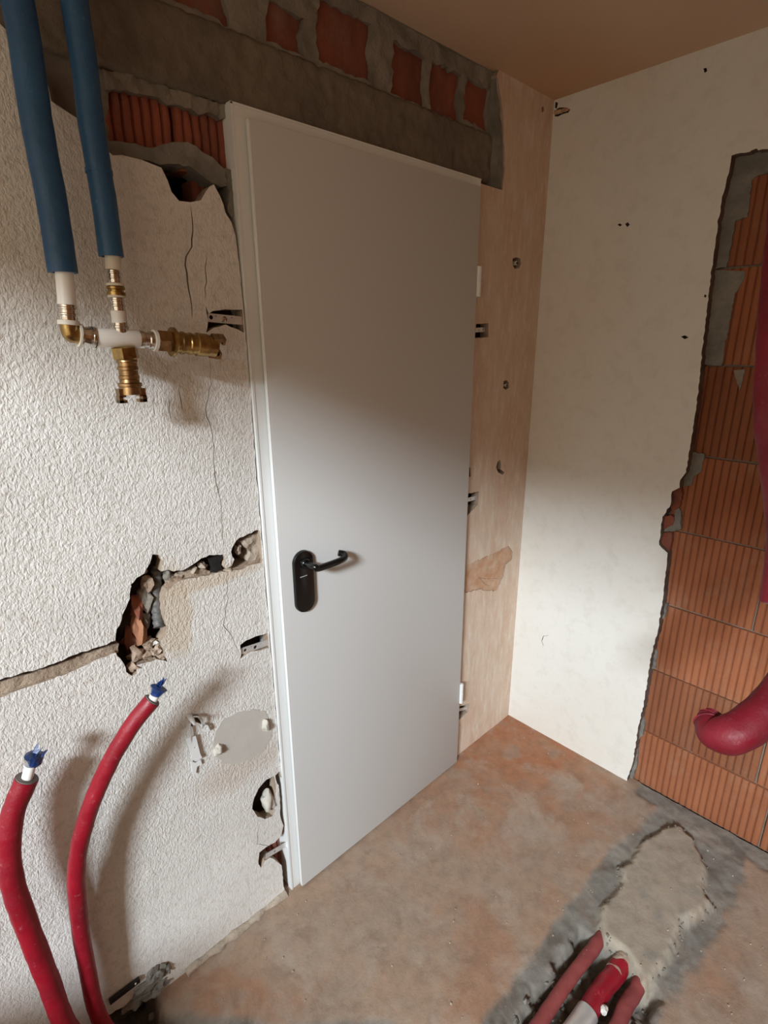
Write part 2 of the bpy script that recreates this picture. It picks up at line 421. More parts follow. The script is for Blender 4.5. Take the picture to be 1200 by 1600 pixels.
holeA_px = [(-40, 1075), (0, 1062), (60, 1045), (120, 1022), (160, 1009), (180, 1001), (181, 990), (190, 968), (194, 955), (203, 935), (205, 915), (203, 914), (213, 903), (225, 896), (234, 880),
            (238, 866), (249, 867), (255, 878), (252, 893), (263, 890), (271, 893), (290, 889), (303, 881), (315, 872), (327, 867), (345, 867), (349, 866), (352, 876), (349, 884), (352, 888),
            (362, 884), (366, 874), (361, 862), (366, 850), (374, 840), (388, 834), (402, 828)]
holeA_low = [(409, 879), (395, 882), (380, 889), (360, 893), (345, 893), (320, 900), (303, 903), (290, 905), (276, 910), (262, 922), (256, 935), (256, 960), (261, 980), (259, 992), (251, 1003), (256, 1020),
             (262, 1034), (245, 1030), (236, 1034), (212, 1040), (214, 1052), (206, 1056), (197, 1050), (194, 1038), (188, 1029), (181, 1020), (150, 1031), (120, 1046), (60, 1068), (0, 1090), (-40, 1103)]
hA = wy(holeA_px) + [(FX0 - .006, on_y(405, 830).z), (FX0 - .006, on_y(409, 876).z)] + wy(holeA_low)
hA = chain(hA + [hA[0]], .0018, .008)[:-1]
# slots chiselled for the fixing straps
sl1 = chain(wy([(321, 478), (326, 490), (332, 486), (352, 483), (379, 484)]) + wy([(382, 520), (370, 514), (352, 507), (334, 512), (322, 520), (325, 500)]) + wy([(321, 478)]), .0012, .01)[:-1]
sl2 = chain(wy([(375, 1008), (384, 1001), (400, 994), (418, 989)]) + wy([(421, 1012), (408, 1016), (392, 1018), (375, 1030), (377, 1018)]) + wy([(375, 1008)]), .0012, .01)[:-1]
sl3 = chain(wy([(405, 1332), (415, 1325), (430, 1318), (442, 1306)]) + wy([(447, 1340), (432, 1340), (418, 1343), (408, 1356), (404, 1350)]) + wy([(405, 1332)]), .0012, .01)[:-1]
rh = chain(wy([(396, 1250), (404, 1232), (416, 1218), (428, 1212), (431, 1225), (430, 1255), (426, 1275), (414, 1280), (402, 1276), (394, 1264)]) + wy([(396, 1250)]), .0012, .01)[:-1]
def clampx(poly): return [(min(x, FX0 - .0075), z) for x, z in poly]
def dedupe(poly):
    o = []
    for p in poly:
        if not o or (Vector(p) - Vector(o[-1])).length > .0008: o.append(p)
    return o
holes_l = [dedupe(clampx(h)) for h in (hA, sl1, sl2, rh)]
holes_l.append(dedupe(wy([(296, 1118), (308, 1116), (318, 1124), (314, 1131), (306, 1128), (300, 1136), (295, 1130)])))
cracks = [[(297, 318), (301, 350), (299, 385), (290, 400), (292, 440), (298, 468), (300, 500)], [(343, 306), (345, 312)], [(279, 600), (281, 625), (290, 650)],
          [(326, 555), (330, 600), (322, 640), (333, 690), (337, 750), (345, 790), (349, 862)],
          [(354, 900), (356, 935), (349, 975), (362, 995), (373, 1022)], [(403, 1290), (402, 1318), (420, 1322), (430, 1310)],
          [(321, 392), (322, 430), (319, 470)], [(262, 620), (268, 660)]]
for c in cracks: holes_l.append(crack(c, .0008 if c[0][0] != 297 else .0014))
def relief_l(p):
    a = .0016 * noise.noise(Vector((p.x * 7, 0, p.z * 7))) + .0011 * noise.noise(Vector((p.x * 30, 4, p.z * 30)))
    return Vector((p.x, -abs(a) * .6 + a * .4, p.z))
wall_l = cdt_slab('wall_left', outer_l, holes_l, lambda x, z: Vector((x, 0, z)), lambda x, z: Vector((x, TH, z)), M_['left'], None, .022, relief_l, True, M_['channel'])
tag(wall_l, 'door wall in white rough-cast plaster with chiselled holes, cracks and bare lintel', 'wall', kind='structure')

# plaster right of the door
right_px = [(786, 298), (789, 262), (788, 230), (786, 190), (783, 155), (779, 126), (776, 117)]
re = chain([(-.2525, 2.023)] + wy(right_px)[1:] + [(-.298, H)], .002)
gapr = [(FX1 + .002, .0 - .02), (FX1 + .003, .4), (FX1 + .002, .9), (FX1 + .004, 1.4), (FX1 + .003, 2.023)]
outer_r = chain(gapr, .002, .02) + re + [(0.0, H), (0.0, -.02)]
def rect_px(a, b, c, d): return dedupe(chain([*wy([a, b, c, d]), wy([a])[0]], .001, .008)[:-1])
def fixl(poly): return [(max(x, FX1 + .009), z) for x, z in poly]
hr = [fixl(rect_px((744, 506), (763, 505), (763, 527), (742, 528))), fixl(rect_px((731, 771), (748, 768), (747, 788), (730, 806))),
      fixl(rect_px((718, 1104), (734, 1098), (731, 1112), (716, 1126))),
      dedupe(wy([(801, 404), (807, 402), (813, 404), (814, 412), (811, 419), (804, 420), (801, 414)])), dedupe(wy([(787, 595), (792, 594), (795, 598), (795, 606), (790, 609), (786, 606)])),
      dedupe(wy([(777, 722), (781, 718), (783, 726), (782, 733), (788, 738), (785, 742), (778, 738), (775, 730)])),
      dedupe(wy([(846, 168), (849, 166), (850, 173), (847, 176)])),
      fixl(chain(wy([(727, 885), (745, 876), (770, 866), (788, 856), (795, 853), (801, 862), (800, 874), (790, 882), (787, 900), (780, 915), (776, 924), (750, 921), (726, 926), (727, 885)]), .003, .008)[:-1]),
      crack([(748, 903), (760, 906), (787, 905)], .0012), fixl(rect_px((731, 730), (735, 732), (735, 745), (731, 746)))]
patch_poly = hr[7]
hr = [dedupe(h) for h in hr if h is not hr[8]]
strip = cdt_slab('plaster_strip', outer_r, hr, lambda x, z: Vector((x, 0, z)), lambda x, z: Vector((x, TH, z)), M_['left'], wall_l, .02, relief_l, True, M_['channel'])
strip['label'] = 'smooth rust-stained plaster right of the door'
cdt_slab('bare_patch', [(x, z) for x, z in ragged(patch_poly, .02, 0)], [crack([(748, 903), (760, 905), (772, 904), (787, 905)], .0016), crack([(748, 901), (757, 912), (770, 917)], .001)],
         lambda x, z: Vector((x, .004, z)), lambda x, z: Vector((x, .02, z)), M_['rust'], wall_l, .01,
         lambda p: p + Vector((0, .002 * noise.noise(p * 60), 0)), True)['label'] = 'rust-coloured patch where the plaster came off'

# masonry core behind the plaster, with deep cavities
cav1 = dedupe(wy([(240, 262), (345, 262), (345, 296), (320, 318), (275, 320), (255, 295)]))
cav2 = dedupe(wy([(178, 1035), (196, 1040), (206, 1015), (212, 960), (225, 925), (240, 900), (252, 885), (252, 862), (236, 862), (212, 895), (200, 915), (186, 960), (176, 1000)]))
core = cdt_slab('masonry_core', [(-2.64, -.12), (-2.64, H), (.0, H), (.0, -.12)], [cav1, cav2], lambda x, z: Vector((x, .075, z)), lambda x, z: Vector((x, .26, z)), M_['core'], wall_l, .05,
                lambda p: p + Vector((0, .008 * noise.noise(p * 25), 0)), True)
bm = bmesh.new(); bx(bm, (-2.64, .26, -.12), (0, .275, H)); from_bm('cavity_back', bm, M_['pit'], wall_l)  # near-black back sheet, paints the shade deep in the cavities

# lintel: concrete beam, upper course of bricks, mortar
def rough_box(name, lo_, hi, mat, parent, cell=.014, amp=.004, freq=28, seed=0):
    """block whose front face (towards -y) is pitted"""
    x0, y0, z0 = lo_; x1, y1, z1 = hi
    nx = max(2, int((x1 - x0) / cell)); nz_ = max(2, int((z1 - z0) / cell)); vs = []; fs = []
    for j in range(nz_ + 1):
        for i in range(nx + 1):
            x = x0 + (x1 - x0) * i / nx; z = z0 + (z1 - z0) * j / nz_
            e = min(i, nx - i, j, nz_ - j); edge = .5 if e == 0 else 0
            q = Vector((x * freq, seed, z * freq))
            y = y0 + amp * (noise.noise(q) + .6 * noise.noise(q * 2.7)) + amp * edge * 1.5
            if e == 0:
                x += random.uniform(-.0015, .0015); z += random.uniform(-.0015, .0015)
            vs.append((x, y, z))
    W_ = nx + 1
    for j in range(nz_):
        for i in range(nx): fs.append((j * W_ + i, j * W_ + i + 1, (j + 1) * W_ + i + 1, (j + 1) * W_ + i))
    rim = [i for i in range(W_)] + [j * W_ + nx for j in range(1, nz_ + 1)] + [nz_ * W_ + i for i in range(nx - 1, -1, -1)] + [j * W_ for j in range(nz_ - 1, 0, -1)]
    s = len(vs)
    for r in rim: vs.append((vs[r][0], y1, vs[r][2]))
    k = len(rim)
    for i in range(k): fs.append((rim[(i + 1) % k], rim[i], s + i, s + (i + 1) % k))
    fs.append(tuple(s + i for i in range(k)))
    me = bpy.data.meshes.new(name); me.from_pydata(vs, [], fs); me.update()
    return link(name, me, mat, parent, True)
beam = rough_box('concrete_beam', (-1.98, .010, 2.033), (-.262, .12, 2.158), M_['concrete'], wall_l, .0075, .0055, 42)
beam['label'] = 'pitted brown-grey concrete beam over the door'
brick_x = [(-1.76, -1.60), (-1.57, -1.44), (-1.41, -1.275), (-1.245, -1.13), (-1.048, -.958), (-.921, -.768), (-.703, -.583), (-.566, -.443), (-.427, -.313)]
mh = []
for i, (a, b) in enumerate(brick_x):
    z0, z1 = 2.167 + random.uniform(-.004, .004), 2.272
    if i == 4: z1 = 2.235
    if i == 5: z1 = 2.283
    sh = random.uniform(-.006, .006)
    mh.append(dedupe(ragged([(a, z0), (b, z0 - .004), (b - .006 + sh, (z0 + z1) / 2), (b + .002, z1 - .004), (a + .01, z1), (a + sh * .7, (z0 + z1) / 2)], .012, .0035)))
mort_u = cdt_slab('mortar_bed', [(-1.98, 2.155), (-.262, 2.155), (-.262, H), (-1.98, H)], mh, lambda x, z: Vector((x, .019, z)), lambda x, z: Vector((x, .06, z)), M_['mortar'], wall_l, .010,
                  lambda p: p + Vector((0, .007 * noise.noise(p * 30) + .004 * noise.noise(p * 80), 0)), True)
for i, (a, b) in enumerate(brick_x):
    rough_box('brick', (a - .008, .029, 2.158), (b + .008, .1, 2.29), M_['oldbrick'], wall_l, .009, .0045, 26, i * 3.1)
# mortar jamb at the right end of the beam
cdt_slab('mortar_jamb', dedupe(chain([(-.305, 2.035), (-.300, 2.16), (-.306, 2.28), (-.30, H), (-.235, H), (-.235, 2.026), (-.30, 2.026), (-.305, 2.035)], .002)[:-1]), [], lambda x, z: Vector((x, .006, z)), lambda x, z: Vector((x, .05, z)),
         M_['greymortar'], wall_l, .015, lambda p: p + Vector((0, .006 * noise.noise(p * 30), 0)), True)

def fluted_block(name, L, Z, T, pitch, mat, gro=.0035, wid=.0035, rag=0, cell=None):
    """clay block; flutes run up its face, one groove every pitch. local: u along the face, face at depth 0, back at T"""
    n = max(1, round(L / pitch)); p = L / n; prof = []
    for i in range(n):
        u = i * p
        prof += [(u + wid * .35, gro * .25), (u + wid * .9, 0), (u + p * .5, -gro * .12), (u + p - wid * .6, 0), (u + p - wid * .15, gro)]
    prof = [(0, gro)] + prof[:-1] + [(L, gro)]
    rows = 2 if not cell else max(2, int(Z / cell))
    return prof, rows
def make_block(name, L, Z, T, pitch, place, mat, parent, gro=.0035, wid=.0035, amp=0):
    prof, rows = fluted_block(name, L, Z, T, pitch, mat, gro, wid)
    if amp: rows = 8
    vs = []; fs = []; n = len(prof)
    for j in range(rows + 1):
        z = Z * j / rows
        ch = .0015 if j in (0, rows) else 0
        for (u, d) in prof:
            dd = d + ch + (amp * noise.noise(Vector((u * 40, z * 40, L * 9))) if amp else 0)
            vs.append(place(u, dd, z))
    for j in range(rows):
        for i in range(n - 1): a = j * n + i; fs.append((a, a + 1, a + n + 1, a + n))
    s = len(vs)
    for (u, z) in ((0, 0), (L, 0), (L, Z), (0, Z)): vs.append(place(u, T, z))
    fs += [(s, s + 1, s + 2, s + 3)]
    fs += [tuple([s + 1, s] + list(range(0, n)))[::1], tuple([s + 3, s + 2] + [rows * n + i for i in range(n - 1, -1, -1)])]
    fs += [tuple([s, s + 3] + [j * n for j in range(rows, -1, -1)]), tuple([s + 2, s + 1] + [j * n + n - 1 for j in range(rows + 1)])]
    me = bpy.data.meshes.new(name); me.from_pydata(vs, [], fs); me.update()
    bm = bmesh.new(); bm.from_mesh(me); bmesh.ops.recalc_face_normals(bm, faces=bm.faces); bm.to_mesh(me); bm.free()
    return link(name, me, mat, parent)
# ribbed old bricks left of the frame, under the beam
for (a, b, z0, z1) in ((-1.386, -1.262, 1.922, 2.012), (-1.256, -1.150, 1.905, 2.010)):
    make_block('brick', b - a, z1 - z0, .05, .0185, lambda u, d, z, a=a, z0=z0: (a + u, .030 + d, z0 + z), M_['oldbrick'], wall_l, .008, .007, .004)
make_block('brick', .07, .20, .05, .0185, lambda u, d, z: (-1.222 + u, .05 + d, 1.70 + z), M_['oldbrick'], wall_l, .006, .006, .004)
make_block('brick', .09, .25, .05, .0185, lambda u, d, z: (-1.236 + u, .045 + d, .03 + z), M_['oldbrick'], wall_l, .006, .006, .004)
# mortar around them
def mort(name, px, y, mat, amp=.009, yb=.07, grid=.007, rg=.002, parent=None):
    return cdt_slab(name, dedupe(chain(wy(px + px[:1], y), rg, .008)[:-1]), [], lambda x, z: Vector((x, y, z)), lambda x, z: Vector((x, yb, z)), mat, parent or wall_l, grid,
                    lambda p: p + Vector((0, amp * noise.noise(p * 36) + amp * .6 * noise.noise(p * 95), 0)), True)
mort('mortar', [(160, 108), (230, 125), (300, 148), (356, 166), (356, 184), (345, 186), (330, 176), (310, 178), (298, 170), (280, 165), (262, 163), (250, 152), (230, 148), (205, 143), (180, 139), (165, 140)], .018, M_['mortar'])
mort('mortar', [(165, 222), (180, 221), (205, 224), (235, 231), (252, 226), (275, 222), (292, 222), (312, 234), (330, 246), (345, 258), (358, 270), (357, 290), (345, 292), (330, 285), (315, 275), (300, 265), (280, 256), (250, 257), (225, 250), (196, 245), (172, 244)], .012, M_['greymortar'], .007)
mort('mortar', [(-60, -60), (-30, 80), (10, 60), (60, 120), (85, 165), (125, 195), (176, 252), (172, 222), (168, 140), (160, 108), (118, 90), (80, 75), (30, 40), (10, -60)], .026, M_['mortar'], .006)
mort('mortar', [(352, 262), (362, 265), (371, 330), (363, 340), (356, 330), (358, 300)], .010, M_['greymortar'], .005)
# chase: half-filled groove running to the frame
mort('chase_filling', [(-60, 1083), (0, 1066), (60, 1049), (120, 1027), (170, 1010), (186, 1006), (186, 1020), (150, 1034), (120, 1048), (60, 1070), (0, 1093), (-60, 1108)], .011, M_['channel'], .004)
mort('chase_filling', [(264, 905), (290, 895), (315, 889), (335, 893), (362, 888), (385, 881), (414, 868), (414, 884), (390, 890), (352, 899), (320, 905), (290, 912), (268, 925)], .010, M_['channel'], .005)
mort('chase_filling', [(376, 846), (390, 836), (412, 828), (416, 872), (395, 880), (386, 876), (390, 862), (382, 855)], .014, M_['bead'], .010)
# rubble inside the hole: separate broken stones
stones = [((226, 932), .035, (.014, .016, .030), 'mortar'), ((213, 948), .035, (.014, .02, .026), 'oldbrick'), ((217, 985), .030, (.014, .022, .034), 'rustbrick'), ((203, 1000), .055, (.015, .015, .03), 'oldbrick'),
          ((226, 968), .040, (.013, .02, .022), 'mortar'), ((231, 1005), .022, (.013, .016, .014), 'rubble'), ((213, 1022), .022, (.016, .018, .016), 'rubble'), ((206, 1042), .014, (.011, .014, .012), 'rubble'),
          ((228, 1022), .018, (.014, .014, .011), 'rubble'), ((244, 1015), .012, (.012, .012, .010), 'rubble'), ((242, 1003), .016, (.008, .010, .006), 'stone'), ((252, 1024), .010, (.010, .010, .008), 'rubble'),
          ((229, 912), .030, (.012, .014, .018), 'rubble'), ((262, 900), .024, (.010, .014, .012), 'mortar'), ((276, 903), .016, (.012, .012, .008), 'rubble'), ((262, 920), .018, (.008, .012, .014), 'rubble'),
          ((300, 890), .016, (.012, .012, .007), 'bead'), ((316, 884), .014, (.009, .012, .009), 'bead'), ((357, 890), .012, (.010, .012, .006), 'bead'), ((371, 858), .020, (.007, .012, .012), 'bead'), ((222, 890), .03, (.008, .012, .010), 'rubble')]
for i, (p, dep, r, mt) in enumerate(stones):
    bm = bmesh.new(); blob(bm, on_y(*p, dep), r, .55, 2, i, 1.7); o = from_bm('stone', bm, M_[mt], wall_l, i % 3 > 0)
# smooth filler patch with its lumps, plugged round hole, mortar at the base of the wall
ov = wy([(338, 1140), (350, 1122), (372, 1112), (398, 1108), (415, 1112), (424, 1128), (424, 1150), (412, 1172), (392, 1186), (366, 1194), (347, 1192), (336, 1180), (333, 1160)])
cdt_slab('filler_patch', dedupe(chain(ov + ov[:1], .0028, .008)[:-1]), [], lambda x, z: Vector((x, -.0012, z)), lambda x, z: Vector((x, .004, z)), M_['filler'], wall_l, .03, None, True)['label'] = 'smooth oval filler patch on the rough plaster'
for i, (p, r) in enumerate([((341, 1172), (.011, .012, .014)), ((415, 1133), (.010, .012, .017))]):
    bm = bmesh.new(); blob(bm, on_y(*p, -.004), r, .35, 3, i + 20, 1.3); from_bm('filler_lump', bm, M_['lump'], wall_l, True)
bm = bmesh.new(); blob(bm, on_y(419, 1250, .012), (.017, .022, .030), .35, 3, 31, 1.2); from_bm('filler_plug', bm, M_['lump'], wall_l, True)
bm = bmesh.new()
for i, (p, r) in enumerate([((232, 1535), (.032, .012, .018)), ((250, 1518), (.018, .012, .020)), ((243, 1545), (.028, .016, .010)), ((214, 1562), (.03, .014, .012)), ((262, 1512), (.008, .008, .014)), ((238, 1522), (.016, .01, .016))]):
    blob(bm, on_y(*p, -.002), r, .5, 3, i + 40, 1.6)
from_bm('mortar_lump', bm, M_['greymortar'], wall_l, True)['label'] = 'grey mortar smear at the foot of the wall'
bm = bmesh.new(); P = [Vector((x, -.004 + .002 * noise.noise(Vector((x * 40, 0, 0))), .002)) for x in [-1.49 + .0125 * i for i in range(26)]]
tube(bm, P, [.012 + .007 * noise.noise(Vector((p.x * 30, 5, 0))) for p in P], 10, rough=.8, flat=.8); from_bm('plaster_bead', bm, M_['bead'], wall_l, True)
for i, (p, rr) in enumerate([((807, 411), .0065), ((791, 602), .005)]):
    c = on_y(*p, .004); turned('wall_plug', c, c + Vector((0, .02, 0)), [(0, rr), (.1, rr * 1.1), (1, rr)], M_['cream'], wall_l, 12)
    turned('plug_bore_shade', c + Vector((.002, -.001, 0)), c + Vector((.002, .01, 0)), [(0, rr * .55), (1, rr * .55)], M_['dark'], wall_l, 10)  # solid black disc painting the shade of the plug's bore

# ================================================================== SETTING: right wall with the bricked-up doorway
open_px = [(1200, 233), (1172, 237), (1143, 243), (1139, 270), (1128, 308), (1126, 330), (1121, 345), (1121, 362), (1118, 380), (1112, 420), (1105, 480), (1098, 540), (1093, 590), (1088, 640), (1080, 690), (1072, 738), (1063, 750),
           (1062, 762), (1050, 768), (1048, 788), (1035, 808), (1033, 825), (1030, 851), (1043, 864), (1040, 900), (1035, 940), (1028, 985), (1018, 1022), (1012, 1060), (1006, 1100), (1000, 1125), (996, 1145), (990, 1185), (984, 1205), (980, 1219)]
oe = chain([(-1.52, 2.03)] + wx(open_px) + [(-.527, -.02)], .0018, .01)
OR = [(0, H), (0, -.02)] + oe[::-1] + [(-1.52, -.02), (-2.75, -.02), (-2.75, H)]
nails = [[(1099, 107), (1104, 106), (1105, 111), (1101, 114)], [(965, 351), (968, 349), (972, 351), (969, 354)], [(977, 350), (981, 347), (984, 351), (980, 355)], [(1064, 526), (1070, 524), (1076, 527), (1070, 530)],
         [(1101, 460), (1104, 461), (1103, 465), (1100, 464)], [(1172, 236), (1182, 232), (1186, 236), (1180, 240)], [(866, 173), (874, 168), (886, 168), (891, 171), (888, 176), (880, 178), (872, 182), (867, 182)],
         [(868, 159), (872, 161), (870, 170), (867, 168)]]
hw = [dedupe(wx(n)) for n in nails] + [crack([(858, 992), (850, 994), (847, 1002), (849, 1011)], .0012, 'x'), crack([(905, 1050), (908, 1056)], .001, 'x'), crack([(930, 905), (936, 903)], .001, 'x')]
wall_r = cdt_slab('wall_right', OR, hw, lambda y, z: Vector((0, y, z)), lambda y, z: Vector((.050, y, z)), M_['right'], None, .04,
                  lambda p: Vector((-abs(.0012 * noise.noise(p * 9)), p.y, p.z)), True, M_['core'])  # dark rim colour paints the shadow line between plaster edge and bricks
tag(wall_r, 'smooth white plastered right wall around a bricked-up doorway', 'wall', kind='structure')
bm = bmesh.new()
for i in range(5): c_ = on_x(869 + 4 * i, 176 - 1.2 * i, .004 + .002 * (i % 2)); blob(bm, c_, (.006, .008, .006), .6, 2, i + 90, 1.5)
from_bm('loose_mortar', bm, M_['rust'], wall_r, True)
bm = bmesh.new(); bx(bm, (.058, -2.75, -.1), (.16, .26, H)); from_bm('masonry_core', bm, M_['greymortar'], wall_r)
XB = .038
jz = [on_x(px, py, XB).z for px, py in ((1143, 418), (1118, 571), (1092, 713), (1068, 832), (1047, 947), (1030, 1050), (1010, 1143))]
jz = [2.022] + jz + [-.01]
firsts = [-.80, -.95, -.82, -.96, -.802, -.965, -.90, -.948]
bc = 0
for k in range(8):
    z1 = jz[k] - .003; z0 = jz[k + 1] + .003
    y = -.515; ends = [firsts[k]]
    while ends[-1] > -1.5: ends.append(max(ends[-1] - .375, -1.53))
    for e in ends:
        L = y - e - .005; off = random.uniform(-.002, .002); a = y
        if L > .02:
            make_block('brick', L, z1 - z0, .06, .0208, lambda u, d, z, a=a, z0=z0, off=off: (XB + off + d, a - u, z0 + z), M_['brick'], wall_r, .005, .0055, .0012)
        y = e
cdt_slab('mortar_bed', [(-1.55, -.02), (-.51, -.02), (-.51, 2.04), (-1.55, 2.04)], [], lambda y, z: Vector((.050, y, z)), lambda y, z: Vector((.062, y, z)), M_['mortar'], wall_r, .03,
         lambda p: p + Vector((.003 * noise.noise(p * 50), 0, 0)), True)
def mortx(name, px, x, mat, amp=.004, o=(960, 200), s=2.6667, xb=.052):
    x += .012
    q = [(o[0] + a / s, o[1] + b / s) for a, b in px]
    return cdt_slab(name, dedupe(chain(wx(q + q[:1], x), .002, .008)[:-1]), [], lambda y, z: Vector((x, y, z)), lambda y, z: Vector((xb, y, z)), mat, wall_r, .012,
                    lambda p: p + Vector((amp * noise.noise(p * 34) + amp * .4 * noise.noise(p * 110), 0, 0)), True)
mortx('mortar_smear', [(455, 200), (470, 110), (720, 90), (740, 170), (640, 185), (600, 195), (572, 215), (562, 300), (555, 372), (505, 385), (490, 470), (466, 580), (405, 590), (425, 440), (440, 300)], .020, M_['greymortar'])
mortx('mortar_smear', [(405, 590), (545, 598), (535, 640), (500, 690), (487, 780), (462, 900), (447, 990), (350, 985), (380, 800)], .021, M_['greymortar'])
mortx('mortar_smear', [(285, 1345), (375, 1358), (362, 1430), (332, 1450), (322, 1490), (262, 1500)], .021, M_['greymortar'])
mortx('mortar_smear', [(495, 1010), (545, 1005), (535, 1050), (520, 1095), (508, 1050)], .024, M_['mortar'], .002)
R2 = dict(o=(960, 750))
mortx('mortar_smear', [(255, 90), (275, 130), (278, 205), (240, 215), (205, 215), (215, 190), (245, 180), (250, 130)], .014, M_['greymortar'], .006, **R2)
mortx('mortar_smear', [(190, 500), (220, 520), (208, 575), (180, 585)], .017, M_['greymortar'], .006, **R2)
mortx('mortar_smear', [(155, 690), (180, 715), (172, 785), (140, 790)], .017, M_['greymortar'], .006, **R2)
mortx('mortar_smear', [(105, 950), (125, 1020), (118, 1065), (96, 1085), (95, 1180), (66, 1270), (45, 1275), (35, 1215), (75, 1200), (80, 1060), (90, 990)], .012, M_['greymortar'], .006, **R2)
mortx('brick_chip', [(275, 10), (285, 60), (265, 120), (240, 130), (232, 100), (240, 50)], .012, M_['oldbrick'], .008, **R2)
mortx('brick_chip', [(200, 155), (235, 145), (250, 160), (240, 190), (210, 205), (192, 200)], .010, M_['oldbrick'], .008, **R2)
mortx('brick_chip', [(190, 222), (240, 218), (238, 260), (226, 310), (186, 275)], .010, M_['oldbrick'], .008, **R2)

# ================================================================== SETTING: floor
def fbm(x, y, s, o=4):
    v = 0; a = 1; t = 0
    for k in range(o): v += a * noise.noise(Vector((x * s, y * s, k * 9.1))); t += a; a *= .55; s *= 2.1
    return v / t
def ss(a, b, v):
    t = max(0, min(1, (v - a) / (b - a))); return t * t * (3 - 2 * t)
mound_poly = [(v.x, v.y) for v in (on_z(px, py, .02) for px, py in [(1040, 1290), (1000, 1315), (985, 1345), (968, 1350), (972, 1375), (955, 1400), (938, 1412), (936, 1440), (945, 1465), (970, 1480), (985, 1495), (1000, 1530),
              (1015, 1545), (1030, 1515), (1050, 1490), (1062, 1455), (1068, 1440), (1100, 1425), (1116, 1410), (1102, 1390), (1105, 1350), (1085, 1310), (1062, 1285)])]
def seg_dist(p, poly):
    best = 9
    for i in range(len(poly)):
        a = poly[i]; b = poly[(i + 1) % len(poly)]; dx, dy = b[0] - a[0], b[1] - a[1]
        t = max(0, min(1, ((p[0] - a[0]) * dx + (p[1] - a[1]) * dy) / (dx * dx + dy * dy + 1e-12)))
        d = (a[0] + t * dx - p[0]) ** 2 + (a[1] + t * dy - p[1]) ** 2
        if d < best: best = d
    return math.sqrt(best)
TAN, TAN2, ORG, GREY, GRD, MND = Vector((.34, .235, .165)), Vector((.31, .23, .172)), Vector((.33, .155, .080)), Vector((.20, .195, .175)), Vector((.12, .11, .095)), Vector((.33, .28, .22))
def floor_at(x, y):
    n1 = fbm(x, y, 5); n2 = fbm(x + 7, y, 22, 4)
    z = .0015 * n1 + .0012 * n2
    c = TAN.lerp(TAN2, ss(-.25, .3, fbm(x, y + 3, 3.2)))
    o = ss(.95, .1, math.hypot(x * .95, y * 1.15) + .9 * fbm(x, y + 20, 6)) * .9
    o = max(o, .65 * ss(.02, .3, fbm(x + 3, y + 9, 3.5)))
    c = c.lerp(ORG, min(1, o * .8)); c = c.lerp(Vector((.34, .135, .062)), ss(.55, .12, math.hypot(x, y) + .5 * fbm(x, y + 40, 9)) * .8)
    c = c.lerp(TAN2, .6 * ss(.1, .35, fbm(x + 31, y, 8)))
    # cement filled trench running from the bricked doorway across the room
    e = .02 * fbm(x, y, 14) * 2
    lo_ = -.925 + .02 * math.sin(x * 6) + e; hi = -.612 + e * .5 - .04 * ss(-.4, -.1, x)
    t = ss(lo_ - .012, lo_ + .012, y) * ss(hi + .010, hi - .010, y)
    s2 = ss(-1.635 + .02, -1.635 - .02, x + y + .05 * fbm(x, y + 5, 7)) * ss(-.66, -.60, y)
    w2 = ss(-.055, -.03, x + .03 * fbm(x, y, 16)) * ss(-.56, -.58, y)
    g = max(t, s2, w2)
    if g > 0:
        c = c.lerp(GREY.lerp(GRD, ss(-.1, .4, fbm(x, y + 11, 12))), g * .92)
        z += g * (-.004 + .006 * fbm(x + 2, y, 26))
    # broken-out pit around the pipes
    e2 = .035 * fbm(x, y + 2, 16)
    pt = ss(-.62 , -.66, x + e2) * ss(-.895 - .01, -.875, y + e2) * ss(-.655, -.69, y + e2)
    ps = ss(-1.555, -1.585, x + e2) * ss(-.10, -.075, y + e2) * ss(-1.80, -1.77, x)
    pp = max(pt, ps)
    if pp > 0:
        z -= pp * (.055 + .045 * ps + .018 * fbm(x, y, 20) * 2)
        c = c.lerp(Vector((.15, .13, .11)).lerp(Vector((.05, .043, .036)), ps), pp * .85)  # hole at the wall foot coloured darker to imitate its shade
    if -.75 < x < 0 and -1 < y < -.6:
        p = (x, y); d = seg_dist(p, mound_poly)
        if not inside(p, mound_poly): d = -d
        k = ss(-.007, .012, d + .012 * fbm(x, y, 40))
        if k > 0:
            z = z * (1 - k) + k * (.021 + .0025 * n1 + .003 * ss(0, .08, d) + .002 * n2)
            c = c.lerp(MND.lerp(GREY, .5 * ss(.0, .4, fbm(x, y, 18))), k)
        ringk = ss(.022, .0, abs(d - .006)) * .35
        c = c.lerp(Vector((.52, .46, .36)), ringk if d > -.01 else 0)
    return z, c
def axis(a, b, fine0, fine1, f, coarse):
    v = []; x = a
    while x < b: v.append(x); x += f if fine0 <= x <= fine1 else coarse
    v.append(b); return v
XS = axis(-2.65, .03, -1.80, .03, .0065, .03); YS = axis(-2.75, .075, -1.15, .075, .0065, .03)
vs = []; cols = []
for y in YS:
    for x in XS:
        z, c = floor_at(x, y); vs.append((x, y, z)); cols.append(c)
nx = len(XS); fs = [(j * nx + i, j * nx + i + 1, (j + 1) * nx + i + 1, (j + 1) * nx + i) for j in range(len(YS) - 1) for i in range(nx - 1)]
me = bpy.data.meshes.new('floor'); me.from_pydata(vs, [], fs)
ca = me.color_attributes.new('col', 'FLOAT_COLOR', 'POINT')
ca.data.foreach_set('color', [q for c in cols for q in (c.x, c.y, c.z, 1)])
floor = link('floor', me, M_['floor'], None, True)
tag(floor, 'bare dusty screed floor with a grey cemented trench and a raised mortar patch', 'floor', kind='structure')
bm = bmesh.new(); bx(bm, (-2.65, -2.75, -.2), (.05, .2, -.12)); from_bm('subfloor', bm, M_['core'], floor)
